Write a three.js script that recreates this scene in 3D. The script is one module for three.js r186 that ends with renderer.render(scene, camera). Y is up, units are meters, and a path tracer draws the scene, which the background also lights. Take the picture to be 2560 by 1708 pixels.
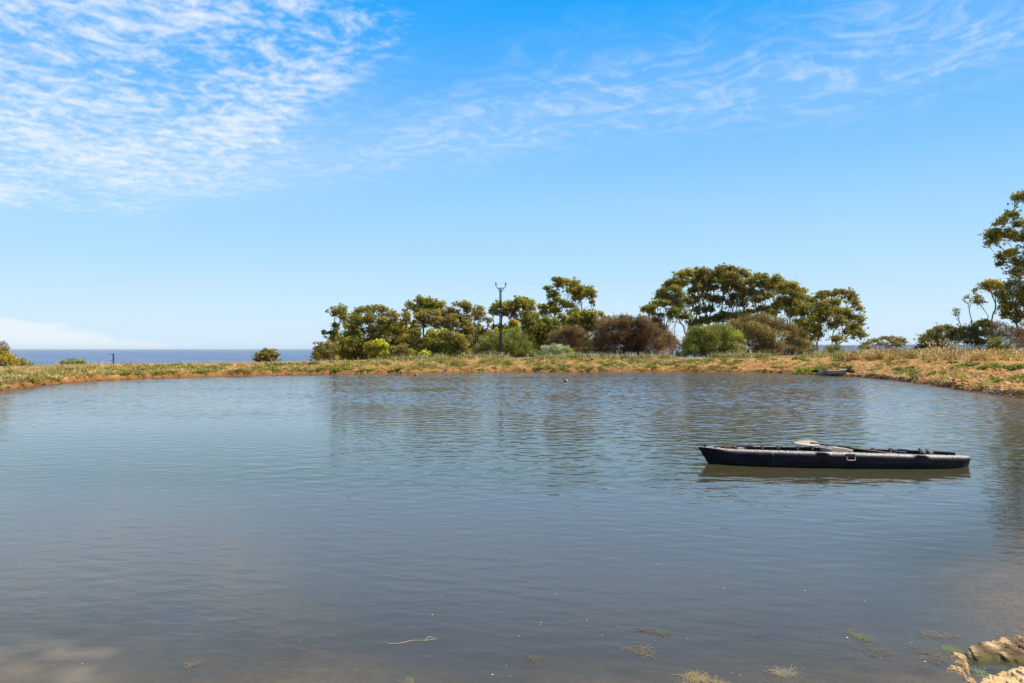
import * as THREE from 'three';
import { mergeGeometries } from 'three/addons/utils/BufferGeometryUtils.js';

// ------------------------------------------------------------------ camera, sky, sun, exposure
const scene = new THREE.Scene();
const EYE = 1.75;                                   // metres above the pond
const camera = new THREE.PerspectiveCamera(53.13, 1024 / 683, 0.1, 90000);
camera.position.set(0, EYE, 0);
camera.rotation.x = Math.atan(8 / 683);             // a touch upwards
const renderer = new THREE.WebGLRenderer({ antialias: true });
renderer.setSize(1024, 683);
renderer.toneMapping = THREE.LinearToneMapping;
renderer.toneMappingExposure = 1.5;
renderer.shadowMap.enabled = true;

// seeded noise -------------------------------------------------------
function rng(seed) { let a = seed >>> 0; return () => { a = (a + 0x6d2b79f5) | 0; let t = Math.imul(a ^ (a >>> 15), 1 | a); t = (t + Math.imul(t ^ (t >>> 7), 61 | t)) ^ t; return ((t ^ (t >>> 14)) >>> 0) / 4294967296; }; }
const PERM = new Uint8Array(512);
{ const r = rng(77), p = Array.from({ length: 256 }, (_, i) => i); for (let i = 255; i > 0; i--) { const j = Math.floor(r() * (i + 1)); [p[i], p[j]] = [p[j], p[i]]; } for (let i = 0; i < 512; i++) PERM[i] = p[i & 255]; }
const G2 = Array.from({ length: 16 }, (_, i) => [Math.cos(i * Math.PI / 8), Math.sin(i * Math.PI / 8)]);
function noise2(x, y) {                              // about -0.7 .. 0.7
  const ix = Math.floor(x), iy = Math.floor(y), fx = x - ix, fy = y - iy, X = ix & 255, Y = iy & 255;
  const g = (a, b, dx, dy) => { const q = G2[PERM[PERM[(X + a) & 255] + ((Y + b) & 255)] & 15]; return q[0] * dx + q[1] * dy; };
  const u = fx * fx * fx * (fx * (fx * 6 - 15) + 10), v = fy * fy * fy * (fy * (fy * 6 - 15) + 10);
  const a = g(0, 0, fx, fy), b = g(1, 0, fx - 1, fy), c = g(0, 1, fx, fy - 1), d = g(1, 1, fx - 1, fy - 1);
  return (a + (b - a) * u) + ((c + (d - c) * u) - (a + (b - a) * u)) * v;
}
function fbm(x, y, oct = 4, gain = 0.5, lac = 2.03) { let s = 0, a = 1; for (let i = 0; i < oct; i++) { s += a * noise2(x, y); x = x * lac + 17.3; y = y * lac - 9.1; a *= gain; } return s; }
const sstep = (a, b, x) => { const t = Math.min(1, Math.max(0, (x - a) / (b - a))); return t * t * (3 - 2 * t); };
const lerp = (a, b, t) => a + (b - a) * t;
const clamp = (x, a, b) => Math.min(b, Math.max(a, x));
function ramp(table, x) { if (x <= table[0][0]) return table[0][1]; for (let i = 1; i < table.length; i++) if (x <= table[i][0]) { const t = (x - table[i - 1][0]) / (table[i][0] - table[i - 1][0]); const a = table[i - 1][1], b = table[i][1]; return Array.isArray(a) ? a.map((q, k) => lerp(q, b[k], t)) : lerp(a, b, t); } return table[table.length - 1][1]; }

// the sun
const SUN = new THREE.Vector3(0.54, 0.83, 0.12).normalize();
const sun = new THREE.DirectionalLight(new THREE.Color(1.0, 0.90, 0.74), 4.9);
sun.position.copy(SUN).multiplyScalar(120).add(new THREE.Vector3(0, 0, -40));
sun.target.position.set(0, 0, -40);
sun.castShadow = true;
Object.assign(sun.shadow.camera, { left: -80, right: 80, top: 80, bottom: -80, near: 1, far: 300 });
sun.shadow.mapSize.set(4096, 4096);
scene.add(sun, sun.target);
scene.fog = new THREE.FogExp2(new THREE.Color().setRGB(0.72, 0.84, 1.0), 0.000012);   // sea air: the far headland fades to blue

// the sky: clear summer air, a sheet of altocumulus, cirrus streaks and a low white bank over the sea
function makeSky() {
  const W = 4096, H = 2048, data = new Float32Array(W * H * 4);
  const AIR = [[0, [0.70, 0.86, 0.97]], [3, [0.63, 0.85, 1.0]], [7.3, [0.46, 0.76, 1.0]], [14.4, [0.255, 0.6, 1.0]], [21, [0.085, 0.45, 1.0]], [27, [0.014, 0.385, 0.98]], [40, [0.012, 0.27, 0.84]], [90, [0.008, 0.14, 0.6]]];
  const BAND = [[-2.2, -4.2], [-0.4, -3.25], [0.4, -2.75], [1.1, -2.55], [1.5, -1.95], [2.3, -0.9], [3.6, 0.6]];
  const airTable = []; for (let i = 0; i <= 900; i++) airTable.push(ramp(AIR, i / 10));
  for (let row = 0; row < H; row++) {
    const el = ((row + 0.5) / H - 0.5) * Math.PI, sy = Math.sin(el), cy = Math.cos(el), deg = el * 180 / Math.PI;
    for (let col = 0; col < W; col++) {
      const o = (row * W + col) * 4; data[o + 3] = 1;
      if (deg < 0) { const k = clamp(-deg / 12, 0, 1); data[o] = lerp(0.70, 0.18, k); data[o + 1] = lerp(0.86, 0.2, k); data[o + 2] = lerp(0.97, 0.22, k); continue; }
      const ang = ((col + 0.5) / W - 0.5) * 2 * Math.PI, dx = Math.cos(ang) * cy, dz = Math.sin(ang) * cy;
      const base = airTable[Math.round(Math.min(90, deg) * 10)];
      let r = base[0], g = base[1], b = base[2];
      const k = 1 / Math.max(0.05, sy), px = dx * k, pz = dz * k;     // where the line of sight meets a level sheet of cloud
      const low = noise2(px * 0.23 + 3.1, pz * 0.23 - 1.7);
      // veil: thin brightening
      let a = 0.05 * sstep(-0.2, 0.5, low) * sstep(2, 10, deg);
      // altocumulus sheet, its edge running away from the viewer
      const side = -(px + 0.02 + 0.66 * (-pz - 1.96)) * 0.84 + 0.40 * noise2(px * 0.9, pz * 0.9) + 0.22 * noise2(px * 2.6, pz * 2.6);
      const far = 5.4 + pz + 0.9 * noise2(px * 1.1 + 9, pz * 1.1);
      const m1 = sstep(-0.15, 0.55, side) * sstep(-0.4, 1.9, far) * (1 - sstep(-1.2, 1.5, pz) * sstep(-0.3, 0.2, noise2(px * 0.35 - 4, pz * 0.35 + 8))) * (1 - 0.5 * sstep(-1.5, 0.5, pz));
      if (m1 > 0.01 && deg > 3) {
        const wx = 0.09 * fbm(px * 2.6, pz * 2.6, 3), wz = 0.09 * fbm(px * 2.6 + 31, pz * 2.6 + 7, 3);
        const u = (px + wx) * 0.94 + (pz + wz) * 0.34, v = -(px + wx) * 0.34 + (pz + wz) * 0.94;
        const big = fbm(u * 1.1 + 4, v * 1.9, 3, 0.5);
        const rip = fbm(u * 10, v * 12.5, 5, 0.7);
        const c = big * 0.75 + rip * 0.85 + 0.14;
        const thick = sstep(-0.62, 1.12, c + (m1 - 1) * 0.75);
        a = 1 - (1 - a) * (1 - 0.80 * thick * sstep(0, 0.7, m1));
      }
      // cirrus streaks
      let best = 9, along = 0, acc = 0;
      for (let i = 1; i < BAND.length; i++) {
        const [x0, z0] = BAND[i - 1], [x1, z1] = BAND[i], ex = x1 - x0, ez = z1 - z0, len = Math.hypot(ex, ez);
        const t = clamp(((px - x0) * ex + (pz - z0) * ez) / (len * len), 0, 1), d = Math.hypot(px - x0 - t * ex, pz - z0 - t * ez);
        if (d < best) { best = d; along = acc + t * len; } acc += len;
      }
      const m2 = Math.exp(-((best / 0.48) ** 2)) * sstep(6, 12, deg);
      const m3 = sstep(-0.1, 0.55, noise2(px * 0.7 + 20, pz * 0.7 + 4)) * 0.5 * sstep(5, 14, deg);
      if (m2 + m3 > 0.02) {
        const wx = 0.16 * fbm(px * 2.7 + 5, pz * 2.7, 3), wz = 0.16 * fbm(px * 2.7 + 45, pz * 2.7 + 17, 3);
        const u = (px + wx) * 0.80 + (pz + wz) * 0.6, v = -(px + wx) * 0.6 + (pz + wz) * 0.80;
        const fil = fbm(u * 3.4, v * 13, 5, 0.62), tuft = fbm(u * 13, v * 3.6, 5, 0.6);
        const s = sstep(-0.25, 1.05, fil * 0.7 + tuft * 0.55 + 0.08);
        a = 1 - (1 - a) * (1 - clamp(s * (m2 * 0.38 + m3 * 0.15) + 0.11 * m2, 0, 0.8));
      }
      // low bank over the sea to the left
      const az = Math.atan2(dx, -dz) * 180 / Math.PI;
      const top = (az < -20 && az > -120 ? ramp([[-120, 0.5], [-80, 2.5], [-50, 3.1], [-37, 2.35], [-31, 1.2], [-25.5, 0.15], [-20, -0.5]], az) : az >= -20 && az < 60 ? -0.5 : 0.6) + 0.5 * fbm(az * 0.35, deg * 1.5, 5, 0.6);
      if (deg < 5) a = 1 - (1 - a) * (1 - 0.68 * sstep(0.3, -0.6, deg - top) * (1 - 0.2 * sstep(1, 0, deg)));
      const cl = [0.93, 0.965, 1.0];
      data[o] = lerp(r, cl[0], a); data[o + 1] = lerp(g, cl[1], a); data[o + 2] = lerp(b, cl[2], a);
    }
  }
  for (let i = 0; i < data.length; i += 4) { data[i] /= 1.5; data[i + 1] /= 1.5; data[i + 2] /= 1.5; }
  const t = new THREE.DataTexture(data, W, H, THREE.RGBAFormat, THREE.FloatType);
  t.mapping = THREE.EquirectangularReflectionMapping; t.magFilter = THREE.LinearFilter; t.needsUpdate = true;
  return t;
}
scene.background = scene.environment = makeSky();

// ------------------------------------------------------------------ helpers
const FPX = 1707.5, CX = 1280, HY = 873.7;           // lens of the photograph: 2560 pixels wide
const at = (px, py, depth) => new THREE.Vector3((px - CX) / FPX * depth, EYE + (HY - py) / FPX * depth, -depth);
const used = new Map();
function numbered(n) { const k = used.get(n) ?? 0; used.set(n, k + 1); return k ? `${n}_${String(k).padStart(3, '0')}` : n; }
function tag(o, label, category, group, kind) { if (label) o.userData.label = label; if (category) o.userData.category = category; if (group) o.userData.group = group; if (kind) o.userData.kind = kind; return o; }
function shade(o) { o.castShadow = o.receiveShadow = true; return o; }
function thing(name, label, category, p = [0, 0, 0], group) { const o = new THREE.Group(); o.name = numbered(name); o.position.set(...p); scene.add(o); return tag(o, label, category, group); }
function part(parent, name, geo, mat) { const m = shade(new THREE.Mesh(geo, mat)); m.name = name; parent.add(m); return m; }
function single(name, geo, mat, label, category, group, kind) { const m = shade(new THREE.Mesh(geo, mat)); m.name = numbered(name); scene.add(m); return tag(m, label, category, group, kind); }
class Geo {
  constructor() { this.p = []; this.n = []; this.c = []; this.i = []; this.u = []; }
  v(x, y, z, nx, ny, nz, c, u = 0, w = 0) { this.p.push(x, y, z); this.n.push(nx, ny, nz); this.c.push(c[0], c[1], c[2]); this.u.push(u, w); return this.p.length / 3 - 1; }
  build(color = true) {
    const g = new THREE.BufferGeometry();
    g.setAttribute('position', new THREE.Float32BufferAttribute(this.p, 3));
    g.setAttribute('normal', new THREE.Float32BufferAttribute(this.n, 3));
    g.setAttribute('uv', new THREE.Float32BufferAttribute(this.u, 2));
    if (color) g.setAttribute('color', new THREE.Float32BufferAttribute(this.c, 3));
    g.setIndex(this.i); return g;
  }
  get tris() { return this.i.length / 3; }
}
const V = (x, y, z) => new THREE.Vector3(x, y, z);
const lin = (r, g, b) => new THREE.Color().setRGB(r, g, b);
const std = (r, g, b, rough = 0.8, more = {}) => new THREE.MeshStandardMaterial({ color: lin(r, g, b), roughness: rough, ...more });
function canvasTexture(w, h, draw, srgb = true) {
  const data = new Uint8Array(w * h * 4);
  for (let y = 0; y < h; y++) for (let x = 0; x < w; x++) { const c = draw(x, y), o = (y * w + x) * 4; data[o] = clamp(c[0], 0, 1) * 255; data[o + 1] = clamp(c[1], 0, 1) * 255; data[o + 2] = clamp(c[2], 0, 1) * 255; data[o + 3] = 255; }
  const t = new THREE.DataTexture(data, w, h); t.magFilter = THREE.LinearFilter; t.minFilter = THREE.LinearFilter; t.wrapS = t.wrapT = THREE.RepeatWrapping; if (srgb) t.colorSpace = THREE.SRGBColorSpace; t.needsUpdate = true; return t;
}
function frustum(G, a, b, ra, rb, sides, c) {         // a tapering limb piece
  const d = b.clone().sub(a); const L = d.length(); if (L < 1e-5) return; d.divideScalar(L);
  const e = Math.abs(d.y) < 0.9 ? V(0, 1, 0) : V(1, 0, 0), s = e.cross(d).normalize(), t = d.clone().cross(s), base = G.p.length / 3;
  for (let k = 0; k < 2; k++) for (let i = 0; i < sides; i++) { const q = i / sides * 2 * Math.PI, cs = Math.cos(q), sn = Math.sin(q), r = k ? rb : ra, o = k ? b : a, nx = s.x * cs + t.x * sn, ny = s.y * cs + t.y * sn, nz = s.z * cs + t.z * sn; G.v(o.x + nx * r, o.y + ny * r, o.z + nz * r, nx, ny, nz, c, i / sides, k * L); }
  for (let i = 0; i < sides; i++) { const j = (i + 1) % sides; G.i.push(base + i, base + j, base + sides + i, base + j, base + sides + j, base + sides + i); }
}
function tube(points, r, sides = 6, closed = false) { return new THREE.TubeGeometry(new THREE.CatmullRomCurve3(points.map((p) => (p.isVector3 ? p : V(...p))), closed), Math.max(2, points.length * 4), r, sides, closed); }

// ------------------------------------------------------------------ the lie of the land
const PC = { x: 0, z: -27 };                          // middle of the pond
const SHORE = [[-21.7, -28.9], [-23.1, -33.5], [-23.2, -38.1], [-21.9, -42.2], [-19.4, -45], [-15.8, -47.3], [-11.7, -49], [-7, -50.1], [-2.5, -51.6], [4.2, -52.7], [11, -53.1], [17.3, -51.6], [20.7, -47.6], [21.8, -43.5], [21.5, -38.1], [20.3, -32.7], [19.05, -27.7], [18.4, -24.9], [17.6, -20], [14.6, -13.6], [9.5, -8.4], [6, -6], [4.4, -5.0], [3.45, -4.05], [2.75, -3.1], [1.4, -2.85], [-1, -2.8], [-4.5, -3.1], [-10, -5.4], [-16, -11.5], [-19.6, -19], [-21, -24]];
const RN = 2880, RTAB = new Float32Array(RN);
{
  const curve = new THREE.CatmullRomCurve3(SHORE.map(([x, z]) => V(x, 0, z)), true, 'centripetal');
  const pts = curve.getPoints(6000).map((p) => [Math.atan2(p.z - PC.z, p.x - PC.x), Math.hypot(p.x - PC.x, p.z - PC.z)]).sort((a, b) => a[0] - b[0]);
  let j = 0;
  for (let i = 0; i < RN; i++) { const th = -Math.PI + (i + 0.5) / RN * 2 * Math.PI; while (j < pts.length - 1 && pts[j][0] < th) j++; RTAB[i] = pts[j][1] + 0.20 * fbm(Math.cos(th) * 14 + 3, Math.sin(th) * 14, 5, 0.72); }
}
function shoreR(th) { let f = (th + Math.PI) / (2 * Math.PI) * RN - 0.5; const i = Math.floor(f); f -= i; return lerp(RTAB[(i + RN) % RN], RTAB[(i + 1 + RN) % RN], f); }
function polar(x, z) { const th = Math.atan2(z - PC.z, x - PC.x), r = Math.hypot(x - PC.x, z - PC.z); return [th, r - shoreR(th)]; }
// side weights round the pond: th = -pi/2 far bank, 0 right, pi/2 near bank, pi left
const nearness = (th) => sstep(0.25, 0.9, Math.sin(th));                    // the bank that the viewer stands on
const rightness = (th) => sstep(0.35, 0.8, Math.cos(th)) * (1 - nearness(th));
function height(x, z) {
  const [th, t] = polar(x, z), nr = nearness(th), rt = rightness(th);
  if (t < 0) { const d = -t; return -(d * 0.10 + Math.min(d, 6) * 0.12 * sstep(0.4, 3, d)) * (1 - 0.25 * nr) * (d > 8 ? 8 / d + 0.2 * (1 - 8 / d) : 1) + 0.03 * noise2(x * 1.3, z * 1.3) * sstep(0, 0.6, d) - 0.005; }
  const crest = lerp(lerp(lerp(0.56, 0.85, sstep(-22, -1, x)), 1.16, rt), 0.3, nr) + 0.07 * noise2(x * 0.13, z * 0.13);
  const lip = lerp(0.24, 0.03, nr) + 0.14 * noise2(x * 0.7 + 5, z * 0.7) * (1 - nr);
  let h = lip * sstep(0, 0.28 + 0.2 * noise2(x * 0.5, z * 0.5 + 7), t) + (crest - lip) * sstep(0.1, lerp(4.4, 6.5, rt), t + 0.4 * noise2(x * 0.35, z * 0.35));
  const rough = sstep(0.03, 0.5, t) * (1 - 0.8 * sstep(3.2, 6, t)) * (1 - 0.8 * nr);
  h += rough * (0.13 * fbm(x * 0.9, z * 0.9, 3) + 0.10 * (0.25 - Math.abs(noise2(x * 1.9 + 11, z * 1.9))) + (0.05 + 0.05 * rt) * fbm(x * 4.2, z * 4.2, 3, 0.6));
  h -= rough * (0.35 + 0.65 * rt) * 0.24 * sstep(0.04, 0.3, noise2(x * 1.7 + 40, z * 1.7)) * sstep(3.2, 1.0, t);
  h += 0.02 * fbm(x * 2.2, z * 2.2, 3) * sstep(3, 6, t);
  // beyond the crest: level ground, then the fall to the coast (none behind the viewer)
  const out = t - lerp(9, 26, rt), seaward = 1 - sstep(-0.3, 0.6, Math.sin(th));
  if (out > 0) h += seaward * -(0.02 * out + 0.05 * Math.max(0, out - lerp(14, 20, rt)) * sstep(0, 60, out)) + (1 - seaward) * 0.03 * Math.min(out, 600) + Math.min(1, out / 60) * 0.8 * fbm(x * 0.02, z * 0.02, 3);
  return Math.max(h, -90);
}
// colour of the soil: orange clay, paler on the track, wet at the water's edge
function soil(x, z, t, th, h) {
  const n = fbm(x * 0.6, z * 0.6, 4), n2 = fbm(x * 3.1 + 8, z * 3.1, 3), nr = nearness(th), rt = rightness(th);
  let c = [0.42, 0.19, 0.035];
  const mix = (k, w) => { c = c.map((q, i) => lerp(q, k[i], clamp(w, 0, 1))); };
  mix([0.48, 0.27, 0.07], 0.5 + n * 0.9 + n2 * 0.5);
  mix([0.26, 0.105, 0.03], sstep(0.15, 0.6, n2 + n * 0.5) * 0.7);
  mix([0.50, 0.31, 0.09], sstep(3, 5, t) * (1 - sstep(7, 9, t)) * (1 - rt) * 0.75);
  mix([0.36, 0.27, 0.11], sstep(7, 10, t) * 0.8);
  mix([0.30, 0.24, 0.10], sstep(60, 200, t));
  mix([0.12, 0.06, 0.025], sstep(0.16, 0.0, h + n2 * 0.06) * (t > -0.3 ? 0.8 : 0.25));
  mix([0.27, 0.115, 0.025], sstep(0.34, 0.12, h + 0.12 * n) * 0.75 * (t > 0 ? 1 : 0));
  mix([0.46, 0.33, 0.17], nr * 0.8);
  if (t < 0) { mix([0.34, 0.24, 0.12], sstep(0, -0.5, t)); mix([0.055, 0.047, 0.036], sstep(0.04, 0.22, -h + n * 0.12) * 0.92); }
  return c;
}
const grain = canvasTexture(512, 512, (x, y) => { const u = x / 512, v = y / 512, w = (f, s) => { const n = (a, b) => noise2(a * f + s, b * f + s); return lerp(lerp(n(u, v), n(u - 1, v), u), lerp(n(u, v - 1), n(u - 1, v - 1), u), v); }; const k = 0.8 + 0.35 * w(11, 3) + 0.4 * w(37, 9) + 0.35 * w(97, 21); return [k, k * 0.985, k * 0.96]; }, false);
{
  const ts = [];
  for (let t = 0; t < 1; t += 0.05) ts.push(t); for (let t = 1; t < 4.5; t += 0.085) ts.push(t); for (let t = 4.5; t < 12; t += 0.3) ts.push(t); for (let t = 12; t < 60; t *= 1.07) ts.push(t);
  ts.push(60, 75, 95, 120, 160, 220, 300, 420, 600, 900, 1400, 3000, 8000, 20000, 40000);
  const inner = [-0.06, -0.15, -0.3, -0.5, -0.8, -1.2, -1.7, -2.3, -3, -4, -5.5, -7.5, -10]; inner.reverse();
  const all = [...inner, ...ts], NT = 1500, G = new Geo(), cols = all.length;
  for (let i = 0; i < NT; i++) {
    const th = -Math.PI + (i + 0.5) / NT * 2 * Math.PI, R = shoreR(th), cs = Math.cos(th), sn = Math.sin(th);
    for (const t of all) { const x = PC.x + cs * (R + t), z = PC.z + sn * (R + t), h = height(x, z); G.v(x, h, z, 0, 1, 0, soil(x, z, t, th, h), x / 1.7, z / 1.7); }
  }
  for (let i = 0; i < NT; i++) { const a = i * cols, b = ((i + 1) % NT) * cols; for (let k = 0; k < cols - 1; k++) G.i.push(a + k, a + k + 1, b + k, b + k, a + k + 1, b + k + 1); }
  const mid = G.v(PC.x, -2.2, PC.z, 0, 1, 0, [0.1, 0.08, 0.04]);
  for (let i = 0; i < NT; i++) G.i.push(mid, i * cols, ((i + 1) % NT) * cols);
  const g = G.build(); g.computeVertexNormals();
  single('ground', g, new THREE.MeshStandardMaterial({ vertexColors: true, roughness: 0.95, map: grain, bumpMap: grain, bumpScale: 0.02 }), 'orange clay banks and dry land round the pond', null, null, 'structure');
}

// ------------------------------------------------------------------ the pond
function rippleTexture(size, span, count, lmin, lmax, dir, spread, slope, seed) {   // periodic sum of waves; returns [texture, metres from black to white]
  const r = rng(seed), waves = [], h = new Float32Array(size * size);
  for (let k = 0; k < count; k++) {
    const lam = lmin * Math.pow(lmax / lmin, r()), a = dir + (r() + r() + r() - 1.5) * spread, i = Math.round(span / lam * Math.cos(a)), j = Math.round(span / lam * Math.sin(a));
    if (!i && !j) continue; const K = 2 * Math.PI * Math.hypot(i, j) / span; waves.push([i, j, slope / K * Math.sqrt(2 / count), r() * 6.283]);
  }
  for (const [i, j, amp, ph] of waves) for (let y = 0; y < size; y++) { const p0 = ph + 2 * Math.PI * j * y / size, st = 2 * Math.PI * i / size; for (let x = 0; x < size; x++) h[y * size + x] += amp * Math.sin(p0 + st * x); }
  let lo = 1e9, hi = -1e9; for (const q of h) { if (q < lo) lo = q; if (q > hi) hi = q; }
  const data = new Float32Array(size * size * 4); for (let k = 0; k < h.length; k++) { const q = (h[k] - lo) / (hi - lo); data[k * 4] = data[k * 4 + 1] = data[k * 4 + 2] = q; data[k * 4 + 3] = 1; }
  const t = new THREE.DataTexture(data, size, size, THREE.RGBAFormat, THREE.FloatType); t.wrapS = t.wrapT = THREE.RepeatWrapping; t.magFilter = THREE.LinearFilter; t.needsUpdate = true;
  return [t, hi - lo, h];
}
const [fineRipples, fineScale] = rippleTexture(1024, 6, 120, 0.045, 0.34, 1.35, 0.75, 0.018, 5);
const X0 = -26, X1 = 25, Z0 = -56, Z1 = -1;           // the sheet that the pond's maps cover
const pondMap = (size, f, srgb) => { const t = canvasTexture(size, size, (x, y) => f(lerp(X0, X1, (x + 0.5) / size), lerp(Z1, Z0, (y + 0.5) / size)), srgb); t.wrapS = t.wrapT = THREE.ClampToEdgeWrapping; t.channel = 1; return t; };
const gustAt = (x, z) => { const n = fbm(x * 0.12, z * 0.3, 4); return (1 - 0.75 * Math.exp(-(((x - 4.9) / 2.6) ** 2) - ((z + 9.8) / 0.7) ** 2)) * Math.max(0, sstep(-6.6, -9.5, z + 2.4 * n) * clamp(0.30 + 0.75 * sstep(-9, 4, x + 7 * n) + 0.5 * n, 0.12, 1.1) * 0.6 + sstep(-13, -27, z) * (0.8 + 0.8 * n)); };
const swell = (() => { const r = rng(77), list = []; for (let k = 0; k < 44; k++) { const lam = 0.30 * Math.pow(0.66 / 0.30, r()), a = 1.35 + (r() + r() + r() - 1.5) * 1.5; list.push([2 * Math.PI / lam * Math.cos(a), 2 * Math.PI / lam * Math.sin(a), r() * 6.283]); } return list; })();
const gusts = (() => {                    // broader ripples where the wind touches the water
  const size = 2048, h = new Float32Array(size * size), r = rng(15), lx = X1 - X0, lz = Z1 - Z0, n = 56;
  for (let k = 0; k < n; k++) {
    const lam = 0.12 * Math.pow(0.42 / 0.12, r()), a = 1.35 + (r() + r() + r() - 1.5) * 0.8, kx = 2 * Math.PI / lam * Math.cos(a), kz = 2 * Math.PI / lam * Math.sin(a), amp = lam / (2 * Math.PI) * Math.sqrt(2 / n), ph = r() * 6.283, st = kx * lx / size;
    for (let y = 0; y < size; y++) { let p = ph - kz * lz * y / size; for (let x = 0; x < size; x++) { h[y * size + x] += amp * Math.sin(p); p += st; } }
  }
  const cell = 8, mw = size / cell + 2, mask = new Float32Array(mw * mw);
  for (let j = 0; j < mw; j++) for (let i = 0; i < mw; i++) mask[j * mw + i] = 0.03 * gustAt(X0 + lx * i * cell / size, Z1 - lz * j * cell / size);
  for (let y = 0; y < size; y++) for (let x = 0; x < size; x++) { const i = Math.floor(x / cell), j = Math.floor(y / cell), u = x / cell - i, v = y / cell - j, m = lerp(lerp(mask[j * mw + i], mask[j * mw + i + 1], u), lerp(mask[(j + 1) * mw + i], mask[(j + 1) * mw + i + 1], u), v), q = y * size + x; h[q] *= m; }
  const data = new Float32Array(size * size * 4), ex = 2 * lx / size, ez = 2 * lz / size;
  for (let y = 0; y < size; y++) for (let x = 0; x < size; x++) { const g = (a, b) => h[clamp(b, 0, size - 1) * size + clamp(a, 0, size - 1)], dx = (g(x + 1, y) - g(x - 1, y)) / ex, dy = (g(x, y + 1) - g(x, y - 1)) / ez, l = Math.hypot(dx, dy, 1), o = (y * size + x) * 4; data[o] = 0.5 - dx / l / 2; data[o + 1] = 0.5 - dy / l / 2; data[o + 2] = 0.5 + 0.5 / l; data[o + 3] = 1; }
  const t = new THREE.DataTexture(data, size, size, THREE.RGBAFormat, THREE.FloatType); t.wrapS = t.wrapT = THREE.ClampToEdgeWrapping; t.magFilter = THREE.LinearFilter; t.channel = 1; t.needsUpdate = true; return t;
})();
const waterDepth = (x, z) => -height(x, z);
{
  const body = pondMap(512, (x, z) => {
    const d = waterDepth(x, z), n = fbm(x * 0.11, z * 0.3, 4), near = sstep(-9, -3, z + 2 * noise2(x * 0.3, z * 0.3));
    let c = [0.046, 0.041, 0.014];
    const m = (k, w) => { c = c.map((q, i) => lerp(q, k[i], clamp(w, 0, 1))); };
    m([0.056, 0.050, 0.030], 0.5 + n);
    m([0.082, 0.073, 0.066], sstep(-12.5, -19, z) * 0.9);  // far water paler: silvery sky reflection put into the body colour
    m([0.066, 0.060, 0.050], sstep(-9.4, -8.0, z));
    m([0.084, 0.076, 0.056], near);
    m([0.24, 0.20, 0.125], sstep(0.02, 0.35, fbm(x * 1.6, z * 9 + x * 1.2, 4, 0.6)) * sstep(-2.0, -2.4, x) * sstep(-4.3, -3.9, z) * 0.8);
    m([0.10, 0.075, 0.04], sstep(0.12, 0.0, d) * 0.7);
    return c;
  }, false);
  const rough = pondMap(512, (x, z) => { const n = fbm(x * 0.07 + 3, z * 0.22, 4, 0.55), k = clamp(lerp(0.05, 0.11, sstep(-13, -36, z)) + 0.05 * n, 0.03, 0.2); return [k, k, k]; }, false);
  const alpha = pondMap(1024, (x, z) => { const d = Math.max(0, waterDepth(x, z)), k = 1 - 0.62 * Math.exp(-d / 0.16); return [k, k, k]; }, false);
  const g = new THREE.BufferGeometry(), n = 740, m = 790, p = [], u = [], u1 = [], nor = [], idx = [];
  for (let j = 0; j <= m; j++) for (let i = 0; i <= n; i++) {
    const x = lerp(X0, X1, i / n), z = lerp(Z1, Z0, j / m), S = 0.050 * gustAt(x, z) * Math.sqrt(2 / swell.length); let h = 0, dx = 0, dz = 0;
    if (S > 1e-5) for (const [kx, kz, ph] of swell) { const q = kx * x + kz * z + ph, K = Math.hypot(kx, kz), sn = Math.sin(q), cs = Math.cos(q); h += S / K * sn; dx += S * kx / K * cs; dz += S * kz / K * cs; }
    const l = Math.hypot(dx, 1, dz); nor.push(-dx / l, 1 / l, -dz / l); p.push(x, h, z); u.push((x * 0.94 + z * 0.34) / 6, (z * 0.94 - x * 0.34) / 6); u1.push(i / n, j / m); }
  g.setAttribute('normal', new THREE.Float32BufferAttribute(nor, 3));
  const inside = new Uint8Array((n + 1) * (m + 1)); for (let j = 0; j <= m; j++) for (let i = 0; i <= n; i++) inside[j * (n + 1) + i] = polar(lerp(X0, X1, i / n), lerp(Z1, Z0, j / m))[1] < 0.5 ? 1 : 0;
  const keep = (i, j) => inside[j * (n + 1) + i];
  for (let j = 0; j < m; j++) for (let i = 0; i < n; i++) { if (!(keep(i, j) || keep(i + 1, j) || keep(i, j + 1) || keep(i + 1, j + 1))) continue; const a = j * (n + 1) + i, b = a + n + 1; idx.push(a, a + 1, b, a + 1, b + 1, b); }
  g.setAttribute('position', new THREE.Float32BufferAttribute(p, 3)); g.setAttribute('uv', new THREE.Float32BufferAttribute(u, 2)); g.setAttribute('uv1', new THREE.Float32BufferAttribute(u1, 2)); g.setIndex(idx);
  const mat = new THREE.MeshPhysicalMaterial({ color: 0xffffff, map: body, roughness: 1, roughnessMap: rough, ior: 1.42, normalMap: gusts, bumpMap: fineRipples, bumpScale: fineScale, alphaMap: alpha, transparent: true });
  single('pond_water', g, mat, 'still murky pond water with fine wind ripples', null, null, 'structure');
}

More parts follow.
